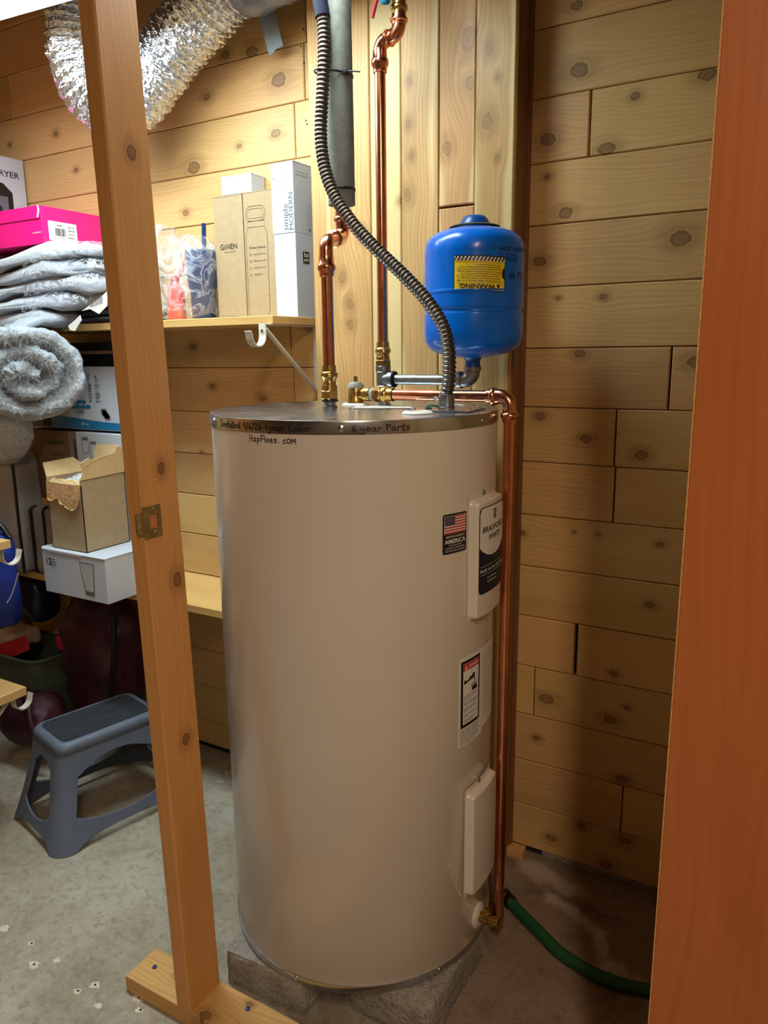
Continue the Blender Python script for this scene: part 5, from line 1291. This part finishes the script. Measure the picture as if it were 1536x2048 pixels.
# ------------------------------------------------------------------ step stool
stool = thing('step_stool', (-1.768, 1.352, 0), 'small grey plastic step stool with a black rubber top', 'stool')
stool.rotation_euler.z = -.24
BW, BD, TW, TD, SH = .165, .222, .100, .156, .288            # half sizes of foot print and top, height
def ring(t, fw=1.0):
    """outline corner positions at height fraction t"""
    f = 1 - t
    k = f ** 1.35
    return (TW + (BW - TW) * k, TD + (BD - TD) * k)
def side_pt(axis, sgn, a, t):
    hw, hd = ring(t)
    if axis == 0: return Vector((a * hw, sgn * hd, SH * t))
    return Vector((sgn * hw, a * hd, SH * t))
g = G()
def rounded(hw, hd, r, n=6):
    o = []
    for cx_, cy_, a0 in ((hw - r, -hd + r, -90), (hw - r, hd - r, 0), (-hw + r, hd - r, 90), (-hw + r, -hd + r, 180)):
        o += [(cx_ + r * math.cos(math.radians(a0 + 90 * i / n)), cy_ + r * math.sin(math.radians(a0 + 90 * i / n))) for i in range(n + 1)]
    return o
# top tray
loops = []
for hw, hd, z_, r in ((TW + .004, TD + .004, SH - .030, .034), (TW, TD, SH - .012, .034), (TW - .004, TD - .004, SH - .003, .034), (TW - .014, TD - .014, SH, .028), (TW - .020, TD - .020, SH - .001, .024)):
    loops.append([Vector((x_, y_, z_)) for x_, y_ in rounded(hw, hd, r)])
n = len(loops[0]); b = len(g.V)
for lp in loops: g.V += lp
for i in range(len(loops) - 1):
    for k_ in range(n): g.F.append([b + i * n + k_, b + i * n + (k_ + 1) % n, b + (i + 1) * n + (k_ + 1) % n, b + (i + 1) * n + k_]); g.M.append(0)
g.F.append([b + (len(loops) - 1) * n + k_ for k_ in range(n)]); g.M.append(0)
# four walls with arched openings: a skirt grid whose cells inside the opening are left out
def skirt(nu, nv):
    out = G(); M = 96; idx = {}
    def outline_pt(s, t):
        hw, hd = ring(t); r = .034 + .018 * (1 - t)
        o = rounded(hw, hd, r, 8)
        per = [0]; 
        for i in range(len(o)): per.append(per[-1] + math.dist(o[i], o[(i + 1) % len(o)]))
        d_ = s * per[-1]
        for i in range(len(o)):
            if per[i + 1] >= d_: f = (d_ - per[i]) / max(1e-9, per[i + 1] - per[i]); a_, b_ = o[i], o[(i + 1) % len(o)]; return a_[0] + (b_[0] - a_[0]) * f, a_[1] + (b_[1] - a_[1]) * f
        return o[0]
    rows = [[outline_pt(k_ / nu, j / nv * .90) for k_ in range(nu)] for j in range(nv + 1)]
    def opening(x_, y_, t):
        hw, hd = ring(t)
        long_ = abs(abs(x_) - hw) < .006 and abs(y_) < hd - .03; short = abs(abs(y_) - hd) < .006 and abs(x_) < hw - .03
        if long_:
            a = abs(y_) / (hd - .052); lo = .30 - .10 * (1 - min(1, a) ** 2) ; hi = .66 + .13 * (1 - min(1, a) ** 2); return a < 1 and lo < t < hi
        if short:
            a = abs(x_) / (hw - .060); lo = .30 - .10 * (1 - min(1, a) ** 2); hi = .70 + .10 * (1 - min(1, a) ** 2); return a < 1 and lo < t < hi
        return False
    def foot(x_, y_, t):
        hw, hd = ring(t)
        a = abs(y_) / hd if abs(abs(x_) - hw) < .006 else abs(x_) / hw
        return t < .10 * (1 - (a / .74) ** 4) if a < .74 else False
    for j in range(nv + 1):
        for k_ in range(nu): out.V.append(Vector((rows[j][k_][0], rows[j][k_][1], SH * j / nv * .90)))
    for j in range(nv):
        for k_ in range(nu):
            k2 = (k_ + 1) % nu; t = (j + .5) / nv * .90
            x_ = (rows[j][k_][0] + rows[j + 1][k2][0]) / 2; y_ = (rows[j][k_][1] + rows[j + 1][k2][1]) / 2
            if opening(x_, y_, t) or foot(x_, y_, t): continue
            out.F.append([j * nu + k_, j * nu + k2, (j + 1) * nu + k2, (j + 1) * nu + k_]); out.M.append(0)
    return out
sk = skirt(640, 150); g.add(sk.V, sk.F)
so = g.build('frame', M_stool, stool, local=True, smooth=60)
m_ = so.modifiers.new('shell', 'SOLIDIFY'); m_.thickness = .006; m_.offset = -1
g = G(); lp = rounded(TW - .021, TD - .021, .022); b = len(g.V); n = len(lp)
g.prism(lp, lambda x_, y_: Vector((x_, y_, SH - .002)), lambda x_, y_: Vector((x_, y_, SH + .0016))); g.build('rubber_tread', M_tread, stool, local=True, bevel=.0008)

# ------------------------------------------------------------------ bags in the dark under the lower shelf
def soft(name, c, h, mat, label, cat, e1=.7, e2=.7, rz=0, amp=.02, f=7, seed=0, extra=None, part='cloth'):
    t = thing(name, (c[0], c[1], c[2] - h[2]), label, cat)
    g = G(); pillow(g, (0, 0, h[2]), h, e1, e2, Rz(rz), amp, f, 40, 60, seed=seed, extra=extra); g.build(part, mat, t, local=True, smooth=180)
    return t
t = soft('jacket', (-2.05, 1.615, .325), (.150, .085, .235), M_maroon, 'dark maroon jacket hanging in the shadow under the lower shelf', 'jacket', amp=.035, f=9, seed=5)
g = G(); sp2 = spline([(.145, -.06, .43), (.150, -.075, .30), (.125, -.08, .16), (.095, -.075, .04)], 20); g.tube(sp2, .008, 8); g.build('strap', M_black, t, local=True, smooth=60)
t = soft('gym_bag', (-2.17, 1.42, .155), (.120, .075, .085), M_maroon, 'maroon gym bag with a strap behind the step stool', 'bag', amp=.02, f=9, seed=8)
g = G(); g.tube(spline([(-.02, -.02, .165), (.05, -.05, .185), (.10, -.08, .12), (.13, -.06, .03)], 20), .009, 8); g.build('strap', M_maroon, t, local=True, smooth=60)
t = thing('tote_bag', (-2.46, 1.60, 0), 'olive green canvas tote bag on the floor under the lower shelf', 'bag')
g = G()
def tote(a, b):
    z_ = .30 * b; k_ = 1 + .12 * b; an = a * 2 * PI
    return Vector((.19 * k_ * spow(math.cos(an), .4), .10 * k_ * spow(math.sin(an), .4), z_)) + Vector((fbm((math.cos(an), math.sin(an), b * 2), 2) * .012, 0, 0))
g.grid(tote, 60, 20, wrap_u=True); b = len(g.V); g.F.append([i * 21 for i in range(60)]); g.M.append(0)
o = g.build('body', M_olive, t, local=True, smooth=60); m_ = o.modifiers.new('cloth', 'SOLIDIFY'); m_.thickness = .003
g = G().tube([tote(i / 60, 1.0) for i in range(60)], .006, 8, closed=True); g.build('rim', M_olive, t, local=True, smooth=60)
t = soft('beige_towel', (-2.49, 1.56, .345), (.14, .06, .04), M_beige, 'beige towel stuffed in the top of the olive tote', 'towel', amp=.02, f=12, seed=2)
t = soft('magenta_pouch', (-2.245, 1.63, .335), (.045, .03, .028), M_magenta, 'small magenta pouch in the dark beside the maroon jacket', 'pouch', e1=.4, e2=.4, amp=.004)
t = thing('red_strap', (-2.38, 1.50, .40), 'wide red webbing strap in the shadow at the left edge', 'strap')
q = [atY(*p, 1.50) - Vector((-2.38, 1.50, .40)) for p in ((-30, 1292), (0, 1288), (30, 1278), (52, 1270), (58, 1300), (30, 1312), (0, 1322), (-30, 1330))]
g = G(); g.prism([(i, 0) for i in range(8)], lambda i, _: q[int(i)], lambda i, _: q[int(i)] + Vector((0, .004, 0))); g.build('webbing', M_redstrap, t, local=True)
t = soft('navy_bag', (-2.40, 1.60, .50), (.12, .07, .10), M_navy_label, 'navy bag in the shadow above the red strap', 'bag', amp=.015, seed=12)
t = thing('blue_bag', (-2.060, 1.285, .53), 'bright blue nylon bag with a zipper hanging at the left edge', 'bag')
def bb(p):
    t_ = -p.z / .15; p.x *= 1 - .18 * max(0, t_); p.x -= .02 * max(0, t_); return p
g = G(); pillow(g, (0, 0, .155), (.085, .05, .150), .45, .5, Rz(-.5), .010, 9, 44, 60, seed=6, extra=bb); g.build('body', M_bluebag, t, local=True, smooth=180)
g = G(); g.tube(spline([(-.06, -.02, .30), (-.02, -.01, .335), (.03, .0, .33), (.06, .01, .29)], 16), .008, 8); g.build('carry_handle', M_black, t, local=True, smooth=60)
zp_ = [atY(a, b, 1.243) - Vector((-2.060, 1.285, .53)) for a, b in ((36, 1146), (30, 1170), (22, 1192), (14, 1206))]
G().tube(spline(zp_, 20), .0014, 6).build('zipper', M_white_label, t, local=True)

# ------------------------------------------------------------------ clean up helper data
bpy.data.objects.remove(_to, do_unlink=True); bpy.data.curves.remove(_tc)
